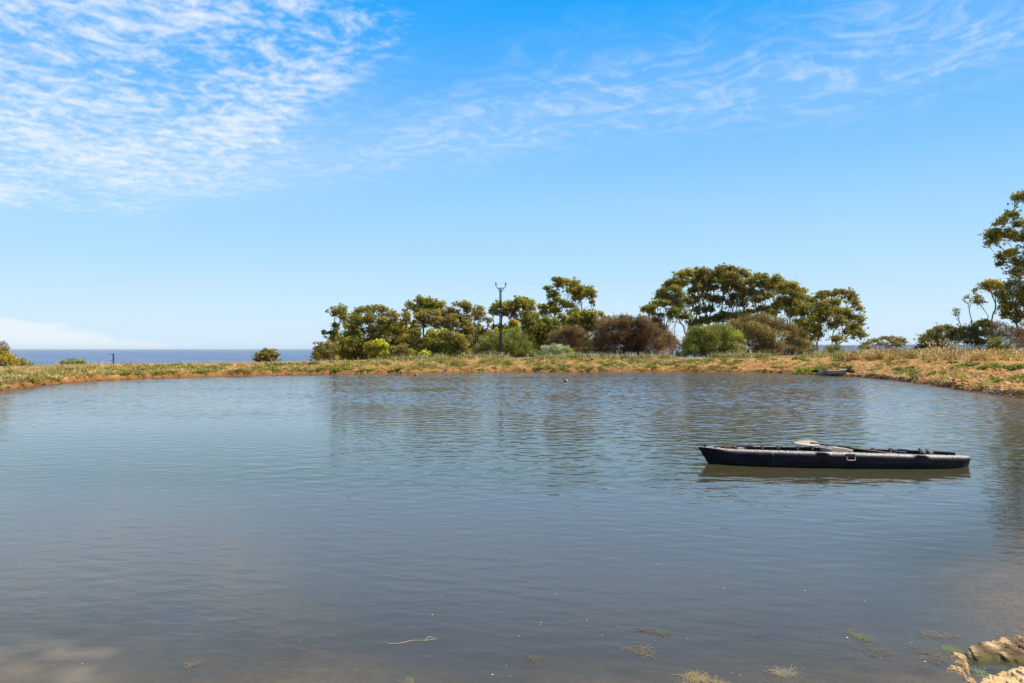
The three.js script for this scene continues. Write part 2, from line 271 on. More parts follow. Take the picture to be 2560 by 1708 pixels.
// ------------------------------------------------------------------ the sea and the far headland
{
  const G = new Geo(), rings = [0, 300, 700, 1500, 3000, 6000, 12000, 20000, 28000, 38000], N = 96, y = -62;
  for (const r of rings) for (let i = 0; i < N; i++) { const q = i / N * 2 * Math.PI, x = Math.cos(q) * r, z = Math.sin(q) * r - 200; G.v(x, y, z, 0, 1, 0, [1, 1, 1], x / 260, z / 260); }
  for (let k = 0; k < rings.length - 1; k++) for (let i = 0; i < N; i++) { const j = (i + 1) % N, a = k * N, b = a + N; G.i.push(a + i, a + j, b + i, a + j, b + j, b + i); }
  const [chop, chopScale] = rippleTexture(1024, 260, 120, 2, 26, 1.1, 1.3, 0.08, 21);
  single('sea', G.build(false), new THREE.MeshPhysicalMaterial({ color: lin(0.066, 0.098, 0.172), roughness: 1, roughnessMap: (() => { const t = canvasTexture(256, 256, (x, y) => { const u = x / 256 * 2 * Math.PI, v = y / 256 * 2 * Math.PI, k = 0.36 + 0.13 * noise2(Math.cos(u) * 1.3 + Math.cos(v) * 2.5, Math.sin(u) * 1.3 + 7) + 0.13 * noise2(Math.sin(v) * 3 + 4, Math.cos(v) * 3 + Math.sin(u)); return [k, k, k]; }, false); t.repeat.set(0.11, 0.16); return t; })(), specularIntensity: 0.8, ior: 1.333, bumpMap: chop, bumpScale: chopScale }), 'deep blue sea running to a sharp horizon', null, null, 'structure');
  const P = new Geo(), n = 160, rows = 7;
  for (let i = 0; i <= n; i++) {
    const u = i / n, az = lerp(15, 75, u) * Math.PI / 180, prof = sstep(0, 0.12, u) * (0.9 + 0.45 * fbm(u * 5, 3, 4)) * (1 - 0.5 * sstep(0.8, 1, u));
    for (let k = 0; k < rows; k++) { const v = k / (rows - 1), d = lerp(13500, 18500, v), hh = -63 + 190 * prof * Math.sin(Math.min(1, v * 1.5) * Math.PI / 2) * (1 + 0.12 * fbm(u * 30, v * 4, 3)); P.v(Math.sin(az) * d, hh, -Math.cos(az) * d, 0, 1, 0, [0.06, 0.075, 0.11].map((q) => q * (1 + 0.5 * fbm(u * 40, v * 7, 3))), u, v); }  // bluish land colour: part of the haze is painted in
  }
  for (let i = 0; i < n; i++) for (let k = 0; k < rows - 1; k++) { const a = i * rows + k, b = a + rows; P.i.push(a, b, a + 1, b, b + 1, a + 1); }
  const g = P.build(); g.computeVertexNormals();
  single('headland', g, new THREE.MeshStandardMaterial({ vertexColors: true, roughness: 1, side: THREE.DoubleSide }), 'low hazy blue headland across the sea on the right', null, null, 'structure');
}

// ------------------------------------------------------------------ trees and shrubs
const leafMat = new THREE.MeshPhysicalMaterial({ vertexColors: true, roughness: 1, transmission: 0.46, thickness: 0, specularIntensity: 0.35, side: THREE.DoubleSide });
const barkMat = new THREE.MeshStandardMaterial({ vertexColors: true, roughness: 0.95 });
const LEAFY = 2.2;
const KIND = {
  // L, W leaf size in metres at 75 m; n leaves per clump; rc clump radius; cols: [colour, share]; outward: 0 hanging .. 1 brush-like
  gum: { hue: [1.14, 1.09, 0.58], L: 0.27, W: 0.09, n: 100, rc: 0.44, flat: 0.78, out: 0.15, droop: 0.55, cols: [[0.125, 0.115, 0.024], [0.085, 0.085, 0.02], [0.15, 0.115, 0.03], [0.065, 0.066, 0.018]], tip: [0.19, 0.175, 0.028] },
  bronze: { hue: [1.06, 1.08, 0.62], L: 0.27, W: 0.09, n: 100, rc: 0.44, flat: 0.78, out: 0.15, droop: 0.55, cols: [[0.125, 0.098, 0.034], [0.085, 0.07, 0.026], [0.15, 0.112, 0.042], [0.07, 0.062, 0.022]], tip: [0.17, 0.135, 0.04] },
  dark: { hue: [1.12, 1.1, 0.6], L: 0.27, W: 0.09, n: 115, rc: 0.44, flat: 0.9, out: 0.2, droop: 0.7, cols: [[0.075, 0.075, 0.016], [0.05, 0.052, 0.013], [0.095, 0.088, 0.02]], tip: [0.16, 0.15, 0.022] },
  lime: { hue: [1.0, 1.0, 0.6], L: 0.24, W: 0.09, n: 110, rc: 0.36, flat: 0.9, out: 0.4, droop: 0.1, cols: [[0.24, 0.235, 0.02], [0.17, 0.18, 0.02], [0.12, 0.125, 0.02]], tip: [0.36, 0.33, 0.03] },
  amber: { hue: [1.05, 1.05, 0.6], L: 0.24, W: 0.09, n: 110, rc: 0.36, flat: 0.9, out: 0.4, droop: 0.1, cols: [[0.2, 0.15, 0.02], [0.15, 0.13, 0.02], [0.11, 0.1, 0.02]], tip: [0.34, 0.2, 0.03] },
  brown: { hue: [0.80, 0.83, 0.62], L: 0.36, W: 0.04, n: 190, rc: 0.46, flat: 0.9, out: 0.75, droop: -0.25, cols: [[0.125, 0.078, 0.042], [0.09, 0.056, 0.03], [0.16, 0.1, 0.052], [0.065, 0.042, 0.024]], tip: [0.175, 0.11, 0.056] },
  olive: { hue: [0.84, 0.88, 0.66], L: 0.36, W: 0.04, n: 190, rc: 0.46, flat: 0.9, out: 0.75, droop: -0.25, cols: [[0.14, 0.105, 0.04], [0.1, 0.076, 0.03], [0.17, 0.125, 0.046], [0.07, 0.054, 0.024]], tip: [0.2, 0.145, 0.05] },
  green: { hue: [1.13, 0.98, 0.6], L: 0.34, W: 0.04, n: 200, rc: 0.4, flat: 0.95, out: 0.7, droop: -0.35, cols: [[0.11, 0.135, 0.03], [0.08, 0.1, 0.022], [0.14, 0.16, 0.04]], tip: [0.19, 0.205, 0.06] },
  sage: { hue: [1.0, 1.05, 0.65], L: 0.34, W: 0.04, n: 190, rc: 0.42, flat: 0.95, out: 0.7, droop: -0.35, cols: [[0.098, 0.105, 0.034], [0.075, 0.085, 0.026], [0.13, 0.13, 0.04]], tip: [0.16, 0.155, 0.05] },
  silver: { hue: [0.85, 0.86, 0.75], L: 0.32, W: 0.05, n: 100, rc: 0.34, flat: 0.9, out: 0.8, droop: -0.3, cols: [[0.2, 0.22, 0.12], [0.14, 0.165, 0.07], [0.26, 0.27, 0.17]], tip: [0.36, 0.36, 0.25] },
};
let totalLeaves = 0;
function leaf(G, c, dir, side, L, W, nrm, col) {
  const e = L / 2, a = G.v(c.x - dir.x * e, c.y - dir.y * e, c.z - dir.z * e, nrm.x, nrm.y, nrm.z, col), w = W / 2;
  const b = G.v(c.x + side.x * w, c.y + side.y * w, c.z + side.z * w, nrm.x, nrm.y, nrm.z, col), d = G.v(c.x - side.x * w, c.y - side.y * w, c.z - side.z * w, nrm.x, nrm.y, nrm.z, col), f = G.v(c.x + dir.x * e, c.y + dir.y * e, c.z + dir.z * e, nrm.x, nrm.y, nrm.z, col);
  G.i.push(a, d, b, b, d, f); totalLeaves++;
}
/* A plant from the lobes of its crown: spec = { name, label, category, kind, z, base: [px, py] or list, lobes: [[px, py, rx, ry, optional kind]], dens, wood, seed } in the photograph's pixels at depth z. */
let plantSeed = 100;
function plant(spec) {
  const z = spec.z, s = z / FPX, r = rng(spec.seed ?? plantSeed++), bases = (Array.isArray(spec.base[0]) ? spec.base : [spec.base]);
  const b0 = at(bases[0][0], bases[0][1], z), gy = height(b0.x, b0.z) - 0.05; b0.y = gy;
  const root = thing(spec.name, spec.label, spec.category ?? 'tree', [b0.x, gy, b0.z], spec.group);
  const xs = spec.lobes.map((l) => l[0]), midX = (Math.min(...xs) + Math.max(...xs)) / 2, half = Math.max(12, (Math.max(...xs) - Math.min(...xs)) / 2 + 8);
  const G = new Geo(), size = clamp(z / 75, 0.42, 1.1) * (spec.leaf ?? 1), clumps = [];
  const q = new THREE.Vector3();
  for (const lobe of spec.lobes) {
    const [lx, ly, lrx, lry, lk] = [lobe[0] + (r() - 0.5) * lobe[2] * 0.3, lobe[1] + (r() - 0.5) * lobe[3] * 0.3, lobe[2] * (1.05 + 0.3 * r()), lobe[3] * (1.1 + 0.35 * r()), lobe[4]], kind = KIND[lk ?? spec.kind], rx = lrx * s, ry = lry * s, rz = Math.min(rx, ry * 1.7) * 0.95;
    const edge = Math.sqrt(Math.max(0, 1 - ((lx - midX) / half) ** 2)), dz = (r() * 2 - 1) * half * s * (spec.deep ?? 0.55) * edge;
    const d = Math.max(4, z + dz), C = at(lx, ly, d), rc = kind.rc * Math.sqrt(size) * clamp(Math.min(rx, ry) / 0.6, 0.55, 1.25);
    const nC = Math.max(2, Math.round((spec.dens ?? 1) * 1.05 * (rx * ry + rx * rz + ry * rz) / (rc * rc)));
    for (let k = 0; k < nC; k++) {
      do q.set(r() * 2 - 1, r() * 2 - 1, r() * 2 - 1); while (q.lengthSq() > 1);
      const len = q.length() || 1; q.multiplyScalar(Math.pow(len, 0.5) / len * 0.95);
      if (q.y < -0.45 && r() < (spec.open ?? 0.6)) q.y = -q.y * 0.6;
      const c = V(C.x + q.x * Math.max(0.05, rx - rc * 0.35), C.y + q.y * Math.max(0.05, ry - rc * 0.3), C.z + q.z * rz);
      clumps.push({ c, rc: rc * (0.55 + 0.7 * r()), kind, o: q.clone(), tone: 0.75 + 0.5 * r(), tint: r() });
    }
    for (let k = spec.open === undefined || spec.open > 0.15 ? 9 : 4; k > 0; k--) {        // loose sprays round the lobe
      do q.set(r() * 2 - 1, r() * 2 - 1, r() * 2 - 1); while (q.lengthSq() > 1); q.normalize();
      const f = 1.05 + (spec.open === undefined || spec.open > 0.15 ? 0.75 : 0.4) * r(); clumps.push({ c: V(C.x + q.x * rx * f, C.y + q.y * ry * f - 0.1, C.z + q.z * rz * f), rc: rc * (0.25 + 0.35 * r()), kind, o: q.clone(), tone: 0.75 + 0.5 * r(), tint: r() });
    }
  }
  const low = Math.min(...clumps.map((k) => k.c.y)), high = Math.max(...clumps.map((k) => k.c.y));
  const o = V(), n = V(), dir = V(), side = V(), tmp = V(), col = [0, 0, 0];
  for (const cl of clumps) {
    const K = cl.kind, cnt = Math.round(K.n * (cl.rc / K.rc) ** 2 / size * Math.sqrt(size) * (spec.fill ?? 1));
    const c0 = K.cols[Math.floor(cl.tint * K.cols.length)];
    for (let k = 0; k < cnt; k++) {
      do o.set(r() * 2 - 1, r() * 2 - 1, r() * 2 - 1); while (o.lengthSq() > 1);
      const l = o.length() || 1; tmp.copy(o).divideScalar(l); o.copy(tmp).multiplyScalar(Math.pow(l, 0.8) * (r() < 0.18 ? 1.5 : 1));
      const px = cl.c.x + o.x * cl.rc * 1.1, py = cl.c.y + o.y * cl.rc * K.flat, pz = cl.c.z + o.z * cl.rc * 1.1;
      // leaf direction: hanging (gums) or brushing outwards (she-oaks, wattles)
      dir.set(r() * 2 - 1, r() * 2 - 1 - K.droop, r() * 2 - 1).normalize().multiplyScalar(1 - K.out).addScaledVector(tmp, K.out * 0.8).addScaledVector(cl.o, K.out * 0.6); dir.y += K.out * 0.35; dir.normalize();
      side.set(r() * 2 - 1, r() * 2 - 1, r() * 2 - 1).cross(dir).normalize(); n.copy(dir).cross(side).normalize();
      tmp.multiplyScalar(0.7).add(cl.o); tmp.y += 0.35; if (n.dot(tmp) < 0) { n.negate(); side.negate(); }
      tmp.normalize(); n.lerp(tmp, 0.3).normalize();
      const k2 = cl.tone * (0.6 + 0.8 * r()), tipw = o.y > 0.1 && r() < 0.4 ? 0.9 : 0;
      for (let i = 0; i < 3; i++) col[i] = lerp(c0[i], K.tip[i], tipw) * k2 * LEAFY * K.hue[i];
      tmp.set(px, py, pz).sub(root.position);
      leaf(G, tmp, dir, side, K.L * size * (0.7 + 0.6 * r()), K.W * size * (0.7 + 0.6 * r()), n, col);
    }
  }
  // wood: every clump is joined to the nearest limb, weighing in how long the way back to the ground is
  const stems = bases.map(() => new Geo()), nodes = [], wood = spec.wood ?? [0.115, 0.085, 0.062];
  for (const [bx, by] of bases) { const p = at(bx, by, z + (r() - 0.5) * 0.8); p.y = height(p.x, p.z) - 0.1; nodes.push({ p, len: 0, par: -1, load: 0, stem: nodes.length, d: V((r() - 0.5) * 0.3, 1, (r() - 0.5) * 0.3).normalize() }); }
  if (spec.stem) { let prev = 0; for (const [sx, sy] of spec.stem) { const p = at(sx, sy, z); nodes.push({ p, len: nodes[prev].len + p.distanceTo(nodes[prev].p), par: prev, load: 0, stem: 0, d: p.clone().sub(nodes[prev].p).normalize() }); prev = nodes.length - 1; } }
  const targets = clumps.map((k) => k.c.clone().add(V(0, -k.rc * 0.25, 0))); for (let i = targets.length - 1; i > 0; i--) { const j = Math.floor(r() * (i + 1)); [targets[i], targets[j]] = [targets[j], targets[i]]; }
  targets.length = Math.min(targets.length, spec.limbs ?? 110); for (let k = 0; k < (spec.wisps ?? 0); k++) { const l = spec.lobes[Math.floor(r() * spec.lobes.length)], p = at(l[0] + (r() - 0.5) * 30, l[1] + 14 + r() * 55, z + (r() - 0.5) * 5); if (p.y > gy + 2) targets.push(p); }
  for (const e of spec.bare ?? []) targets.push(at(e[0], e[1], z + (r() - 0.5) * 1.2));
  const bp = nodes[0].p; targets.sort((a, b) => a.distanceTo(bp) - b.distanceTo(bp));
  for (const T of targets) {
    let best = 0, bc = 1e9;
    for (let i = 0; i < nodes.length; i++) { const N = nodes[i], v = T.clone().sub(N.p), L = v.length(); if (L < 1e-3) continue; const up = v.y / L, turn = 1 - v.dot(N.d) / L; const cost = L * (1 + 0.5 * turn) + (spec.bf ?? 0.45) * N.len + Math.max(0, 0.45 - up) * L * 1.3; if (cost < bc) { bc = cost; best = i; } }
    let par = best; const A = nodes[best].p.clone(), L = A.distanceTo(T), steps = Math.max(2, Math.min(9, Math.round(L / 0.55))), m = A.clone().addScaledVector(nodes[best].d, L * 0.45);
    const j1 = V(r() - 0.5, (r() - 0.5) * 0.5, r() - 0.5).multiplyScalar(L * 0.16);
    for (let k = 1; k <= steps; k++) {
      const t = k / steps, p = A.clone().multiplyScalar((1 - t) ** 2).addScaledVector(m, 2 * t * (1 - t)).addScaledVector(T, t * t).addScaledVector(j1, Math.sin(t * Math.PI * 2) * 0.6); if (k < steps) p.add(V(r() - 0.5, r() - 0.5, r() - 0.5).multiplyScalar(0.07 * Math.min(1.2, L)));
      nodes.push({ p, par, len: nodes[par].len + p.distanceTo(nodes[par].p), load: 0, stem: nodes[par].stem, d: p.clone().sub(nodes[par].p).normalize() }); par = nodes.length - 1;
    }
    for (let k = par; k >= 0; k = nodes[k].par) nodes[k].load++;
  }
  const tip = spec.twig ?? 0.009, rad = (N) => tip * Math.pow(Math.max(1, N.load), 0.5) * clamp(size, 0.7, 1.2);
  for (const N of nodes) { if (N.par < 0 || !N.load) continue; const P = nodes[N.par], a = P.p.clone().sub(root.position), b = N.p.clone().sub(root.position), R = rad(N); const k = 0.75 + 0.5 * r(); frustum(stems[N.stem], a, b, Math.min(rad(P), R * 1.35), R, R > 0.05 ? 7 : 4, wood.map((w) => w * k)); }
  for (const w of stems) if (w.i.length) part(root, 'trunk', w.build(), barkMat);
  part(root, 'crown', G.build(), leafMat);
  return root;
}

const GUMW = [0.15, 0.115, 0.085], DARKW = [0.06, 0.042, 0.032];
// --- the thicket left of the power pole
plant({ name: 'gum_tree', label: 'thin leaning gum tree with a small tuft crown at the left end of the thicket', kind: 'dark', z: 72, base: [830, 889], stem: [[828, 860], [829, 838], [836, 818]], lobes: [[848, 780, 16, 10], [858, 788, 8, 8], [838, 815, 6, 8], [843, 823, 4, 4], [828, 835, 9, 6], [809, 831, 3, 5], [829, 845, 5, 5]], wood: DARKW, open: 0.9, fill: 1.3 });
plant({ name: 'shrub', label: 'low rounded olive shrub at the left end of the thicket beside the sea', category: 'shrub', kind: 'bronze', z: 70, base: [806, 892], lobes: [[815, 862, 14, 8], [802, 874, 13, 10], [791, 886, 10, 8], [822, 876, 16, 12], [838, 868, 10, 12], [812, 888, 22, 8], [800, 896, 18, 8], [825, 898, 20, 8]], open: 0.2 });
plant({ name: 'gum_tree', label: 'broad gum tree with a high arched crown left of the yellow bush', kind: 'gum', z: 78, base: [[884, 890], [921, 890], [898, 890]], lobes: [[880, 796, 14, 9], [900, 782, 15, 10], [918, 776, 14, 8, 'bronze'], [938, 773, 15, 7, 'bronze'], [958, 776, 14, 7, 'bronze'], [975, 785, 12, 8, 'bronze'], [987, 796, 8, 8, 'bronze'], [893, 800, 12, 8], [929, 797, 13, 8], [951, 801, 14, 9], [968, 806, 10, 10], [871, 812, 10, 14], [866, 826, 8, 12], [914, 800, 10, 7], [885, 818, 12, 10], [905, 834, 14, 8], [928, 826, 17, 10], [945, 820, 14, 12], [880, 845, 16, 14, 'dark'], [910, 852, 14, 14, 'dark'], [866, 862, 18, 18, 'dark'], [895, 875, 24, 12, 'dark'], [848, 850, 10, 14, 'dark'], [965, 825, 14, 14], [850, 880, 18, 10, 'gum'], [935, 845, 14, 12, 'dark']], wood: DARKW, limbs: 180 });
plant({ name: 'gum_tree', label: 'mid green gum with a small separate top clump between two broad crowns', kind: 'gum', z: 80, base: [[1005, 890], [985, 890]], lobes: [[1015, 788, 13, 8], [1016, 806, 10, 9], [993, 818, 12, 12], [1004, 830, 16, 14], [1024, 832, 16, 16], [985, 838, 14, 16], [1010, 850, 20, 16], [975, 855, 14, 14, 'dark'], [1030, 860, 14, 18, 'bronze'], [1000, 868, 16, 12]], wood: DARKW });
plant({ name: 'bush', label: 'yellow bush with an orange left half in front of the thicket', category: 'bush', kind: 'lime', z: 66, base: [942, 893], lobes: [[926, 864, 11, 11, 'amber'], [922, 874, 9, 12, 'amber'], [942, 860, 10, 9], [955, 862, 12, 9], [962, 872, 9, 12], [950, 878, 14, 11], [935, 880, 12, 10]], open: 0.1 });
plant({ name: 'shrub', label: 'greyish brown low shrub right of the yellow bush', category: 'shrub', kind: 'bronze', z: 65, base: [1002, 895], lobes: [[990, 878, 14, 10], [1008, 872, 16, 11], [1022, 882, 12, 10], [1000, 888, 22, 8]], open: 0.1 });
plant({ name: 'gum_tree', label: 'tall gum with a bright upright crown rising above the thicket left of the pole', kind: 'gum', z: 82, base: [1060, 890], lobes: [[1030, 764, 13, 9], [1040, 774, 9, 7], [1056, 752, 11, 9], [1063, 762, 14, 10], [1075, 757, 13, 10], [1090, 762, 12, 11], [1100, 772, 9, 9], [1050, 778, 14, 9], [1070, 776, 15, 9], [1088, 778, 14, 8], [1046, 788, 9, 6]], wood: DARKW, limbs: 120 });
plant({ name: 'gum_tree', label: 'wide umbrella shaped bronze gum with dark forked trunks left of the pole', kind: 'bronze', z: 76, base: [[1050, 892], [1066, 892]], lobes: [[1046, 800, 13, 10], [1058, 790, 13, 8], [1075, 784, 14, 8], [1092, 784, 14, 9], [1110, 784, 14, 10], [1126, 777, 13, 9], [1140, 784, 13, 11], [1158, 764, 14, 9], [1166, 774, 9, 8], [1150, 796, 14, 10], [1165, 808, 11, 10], [1130, 800, 15, 10], [1110, 802, 14, 9], [1090, 800, 12, 8], [1070, 802, 12, 9], [1100, 815, 14, 8], [1140, 815, 15, 10], [1172, 822, 11, 10], [1038, 815, 9, 10], [1120, 823, 14, 8], [1160, 835, 14, 12], [1042, 840, 10, 18, 'dark'], [1060, 865, 14, 16, 'dark']], wood: DARKW, limbs: 180 });
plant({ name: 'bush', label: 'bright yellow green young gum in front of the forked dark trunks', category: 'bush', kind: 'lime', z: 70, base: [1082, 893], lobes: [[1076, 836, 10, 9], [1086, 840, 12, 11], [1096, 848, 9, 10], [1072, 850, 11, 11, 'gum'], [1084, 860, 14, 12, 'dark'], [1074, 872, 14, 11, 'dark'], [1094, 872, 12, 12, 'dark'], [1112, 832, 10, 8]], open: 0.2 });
plant({ name: 'bush', label: 'small lime green sapling low at the foot of the dark trunks', category: 'bush', kind: 'lime', z: 64, base: [1061, 897], lobes: [[1062, 882, 10, 7], [1056, 890, 8, 7], [1066, 891, 8, 6]], open: 0.1 });
plant({ name: 'gum_tree', label: 'dense dome shaped dark gum beside the bright yellow green young gum', kind: 'bronze', z: 69, base: [1130, 893], lobes: [[1112, 846, 14, 10], [1128, 840, 15, 10], [1145, 844, 12, 10, 'gum'], [1120, 858, 16, 12, 'dark'], [1140, 860, 16, 12, 'dark'], [1130, 875, 20, 13, 'dark'], [1158, 862, 12, 14], [1162, 878, 14, 11], [1115, 880, 12, 10, 'dark'], [1150, 884, 16, 8, 'dark']], open: 0.1, wood: DARKW });
plant({ name: 'gum_tree', label: 'slender gum with a round tuft and a trailing side branch left of the pole', kind: 'bronze', z: 84, base: [1184, 890], stem: [[1184, 840], [1186, 808]], lobes: [[1196, 772, 11, 8], [1200, 784, 11, 9], [1190, 782, 9, 9], [1176, 790, 5, 4], [1214, 797, 7, 4], [1225, 802, 7, 4], [1180, 826, 14, 12], [1195, 838, 16, 12, 'gum'], [1212, 835, 14, 12], [1210, 850, 16, 12]], wood: GUMW });
// --- round the pole
plant({ name: 'gum_tree', label: 'open gum with flat tufts directly behind the power pole', kind: 'gum', z: 88, base: [1254, 880], stem: [[1254, 840], [1254, 810]], lobes: [[1254, 762, 14, 8], [1266, 764, 12, 10], [1272, 774, 10, 9], [1280, 784, 7, 8], [1236, 772, 9, 8], [1230, 778, 6, 5], [1242, 780, 8, 6], [1262, 784, 8, 5], [1246, 820, 12, 10], [1266, 826, 12, 10]], wood: GUMW, fill: 1.1 });
plant({ name: 'gum_tree', label: 'gum with one flat domed crown on bare stems right of the pole', kind: 'gum', z: 86, base: [[1288, 880], [1296, 880]], stem: [[1288, 835], [1289, 806]], lobes: [[1284, 762, 9, 7], [1296, 752, 12, 9], [1310, 754, 13, 8], [1322, 760, 11, 9], [1329, 767, 6, 6], [1300, 764, 12, 6], [1314, 768, 10, 5], [1290, 772, 6, 4]], wood: GUMW, fill: 1.25 });
plant({ name: 'bush', label: 'glowing yellow bush peeping over the feathery green shrubs by the pole', category: 'bush', kind: 'lime', z: 78, base: [1284, 885], lobes: [[1276, 820, 10, 8], [1290, 818, 11, 9], [1282, 830, 14, 9], [1284, 806, 9, 6, 'amber'], [1244, 832, 8, 8], [1258, 834, 8, 8]], open: 0.1 });
plant({ name: 'gum_tree', label: 'dark column shaped gum right of the pole', kind: 'dark', z: 80, base: [1329, 888], lobes: [[1322, 784, 15, 8, 'bronze'], [1334, 794, 11, 10, 'gum'], [1312, 795, 12, 11], [1324, 804, 16, 12], [1338, 812, 9, 14, 'gum'], [1312, 818, 14, 13], [1328, 826, 14, 13], [1318, 842, 14, 12], [1334, 845, 10, 12], [1324, 862, 14, 12]], open: 0.1, wood: DARKW });
plant({ name: 'gum_tree', label: 'tallest wind swept gum with crown tufts leaning right behind the brown shrubs', kind: 'gum', z: 90, base: [[1388, 885], [1402, 885], [1424, 885], [1434, 885]], lobes: [[1388, 697, 8, 4], [1398, 701, 11, 6], [1412, 703, 11, 6], [1424, 708, 13, 8], [1436, 715, 10, 9], [1398, 713, 9, 6], [1372, 720, 10, 6], [1376, 728, 7, 5], [1384, 740, 12, 8], [1392, 750, 9, 6], [1428, 726, 10, 6], [1438, 731, 9, 8], [1452, 722, 13, 6], [1466, 722, 11, 6], [1475, 730, 9, 10], [1480, 743, 7, 9], [1482, 755, 4, 6], [1446, 738, 10, 6], [1462, 738, 10, 7], [1441, 746, 9, 5], [1408, 758, 12, 7], [1422, 764, 10, 7], [1380, 764, 12, 8], [1386, 776, 13, 8], [1370, 768, 6, 5], [1356, 772, 8, 8], [1360, 783, 9, 8], [1432, 780, 11, 9], [1442, 788, 8, 8]], wisps: 90, fill: 1.0, dens: 1.25, wood: GUMW, limbs: 220, open: 0.9, bf: 0.6, twig: 0.009 });
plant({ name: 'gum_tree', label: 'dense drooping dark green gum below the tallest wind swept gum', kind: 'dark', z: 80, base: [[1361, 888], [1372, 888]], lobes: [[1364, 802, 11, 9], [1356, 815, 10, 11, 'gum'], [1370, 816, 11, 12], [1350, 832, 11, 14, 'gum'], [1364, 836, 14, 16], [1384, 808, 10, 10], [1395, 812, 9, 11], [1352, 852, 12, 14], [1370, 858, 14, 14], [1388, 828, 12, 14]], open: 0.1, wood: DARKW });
plant({ name: 'gum_tree', label: 'drooping green gum with a lit right edge above the left brown shrub', kind: 'gum', z: 82, base: [[1450, 888], [1470, 888]], lobes: [[1408, 798, 12, 10], [1418, 808, 11, 12, 'dark'], [1430, 805, 12, 13, 'dark'], [1448, 790, 11, 9], [1460, 790, 14, 9, 'dark'], [1478, 784, 10, 9], [1484, 798, 8, 12], [1470, 803, 14, 13, 'dark'], [1450, 808, 13, 13, 'dark'], [1482, 816, 8, 12, 'dark'], [1500, 784, 9, 7], [1512, 795, 9, 6], [1520, 800, 5, 4], [1465, 825, 12, 12, 'dark']], open: 0.2, wood: GUMW });
plant({ name: 'shrub', label: 'feathery green shrub left of the foot of the pole', category: 'shrub', kind: 'sage', z: 73, base: [1226, 893], lobes: [[1232, 848, 16, 14], [1215, 862, 18, 14], [1240, 866, 18, 18], [1198, 876, 18, 13], [1222, 882, 20, 13, 'green'], [1185, 886, 12, 9], [1243, 884, 10, 10]], open: 0.1, fill: 0.95 });
plant({ name: 'shrub', label: 'largest feathery green shrub just right of the foot of the pole', category: 'shrub', kind: 'sage', z: 73, base: [1290, 893], lobes: [[1276, 842, 16, 13], [1292, 846, 17, 14], [1305, 858, 15, 15], [1280, 862, 20, 16], [1268, 876, 15, 14], [1318, 872, 16, 14], [1298, 878, 20, 13], [1335, 882, 13, 9], [1345, 888, 9, 6]], open: 0.1, fill: 0.95 });
plant({ name: 'shrub', label: 'low silvery grey dome of a shrub behind the bank track', category: 'shrub', kind: 'silver', z: 64, base: [1385, 897], lobes: [[1368, 874, 14, 9], [1386, 869, 16, 9], [1405, 872, 14, 9], [1420, 880, 11, 9, 'green'], [1376, 884, 18, 8], [1400, 884, 18, 8], [1352, 886, 12, 7, 'green'], [1430, 889, 8, 6, 'green']], open: 0.05 });
plant({ name: 'shrub', label: 'smaller of the two dark brown shrubs, left of the wide one', category: 'shrub', kind: 'brown', z: 72, base: [1422, 893], lobes: [[1412, 830, 20, 11], [1394, 844, 17, 12], [1384, 857, 12, 10], [1420, 845, 22, 14], [1444, 838, 16, 12], [1410, 862, 22, 14], [1440, 860, 20, 15], [1430, 878, 22, 11]], open: 0.1, wood: DARKW });
plant({ name: 'shrub', label: 'widest dark brown shrub, a long dome between silvery and bright green shrubs', category: 'shrub', kind: 'brown', z: 70, base: [[1570, 895], [1610, 895]], lobes: [[1500, 830, 20, 16], [1520, 812, 22, 12], [1550, 806, 24, 11], [1580, 806, 24, 11], [1605, 812, 22, 12], [1630, 826, 20, 14], [1655, 845, 18, 14], [1672, 862, 14, 13], [1540, 828, 26, 16], [1575, 828, 26, 16], [1610, 836, 24, 16], [1485, 852, 18, 16], [1515, 852, 24, 16], [1550, 855, 26, 18], [1590, 856, 26, 18], [1628, 860, 24, 16], [1655, 872, 18, 14], [1500, 874, 24, 14], [1540, 880, 24, 11], [1580, 880, 24, 11], [1615, 882, 22, 10]], open: 0.1, wood: DARKW, limbs: 180 });
plant({ name: 'shrub', label: 'small dark wispy top showing behind the wide brown shrub', category: 'shrub', kind: 'brown', z: 78, base: [1640, 890], lobes: [[1634, 804, 10, 7], [1648, 816, 12, 10], [1656, 832, 12, 12], [1664, 850, 10, 12]], wood: DARKW });
plant({ name: 'shrub', label: 'bright green rounded shrub in front of the tall gum trunks', category: 'shrub', kind: 'green', z: 66, base: [[1780, 896], [1800, 896]], lobes: [[1735, 832, 18, 12], [1758, 827, 20, 11], [1782, 826, 20, 11], [1808, 827, 20, 11], [1832, 836, 16, 13], [1726, 850, 16, 15], [1750, 848, 22, 15], [1780, 848, 24, 16], [1810, 850, 22, 16], [1838, 854, 16, 15], [1855, 868, 12, 12], [1730, 872, 20, 13], [1760, 873, 24, 13], [1795, 874, 24, 13], [1828, 876, 22, 12], [1708, 884, 14, 8], [1852, 884, 14, 8]], open: 0.05, limbs: 120 });
plant({ name: 'shrub', label: 'large olive brown shrub right of the bright green shrub', category: 'shrub', kind: 'olive', z: 70, base: [[1915, 895], [1940, 895]], lobes: [[1840, 812, 18, 11], [1860, 803, 20, 11], [1890, 800, 22, 12], [1918, 802, 22, 13], [1945, 816, 18, 14], [1970, 832, 20, 15], [1994, 845, 18, 15], [2012, 860, 15, 14], [1870, 826, 22, 16], [1905, 830, 26, 18], [1940, 845, 26, 18], [1875, 850, 18, 16], [1978, 862, 24, 18], [1900, 862, 24, 18], [1940, 874, 26, 14], [1890, 882, 22, 10], [2005, 880, 18, 10], [1960, 884, 24, 9]], open: 0.1, limbs: 160, wood: DARKW });
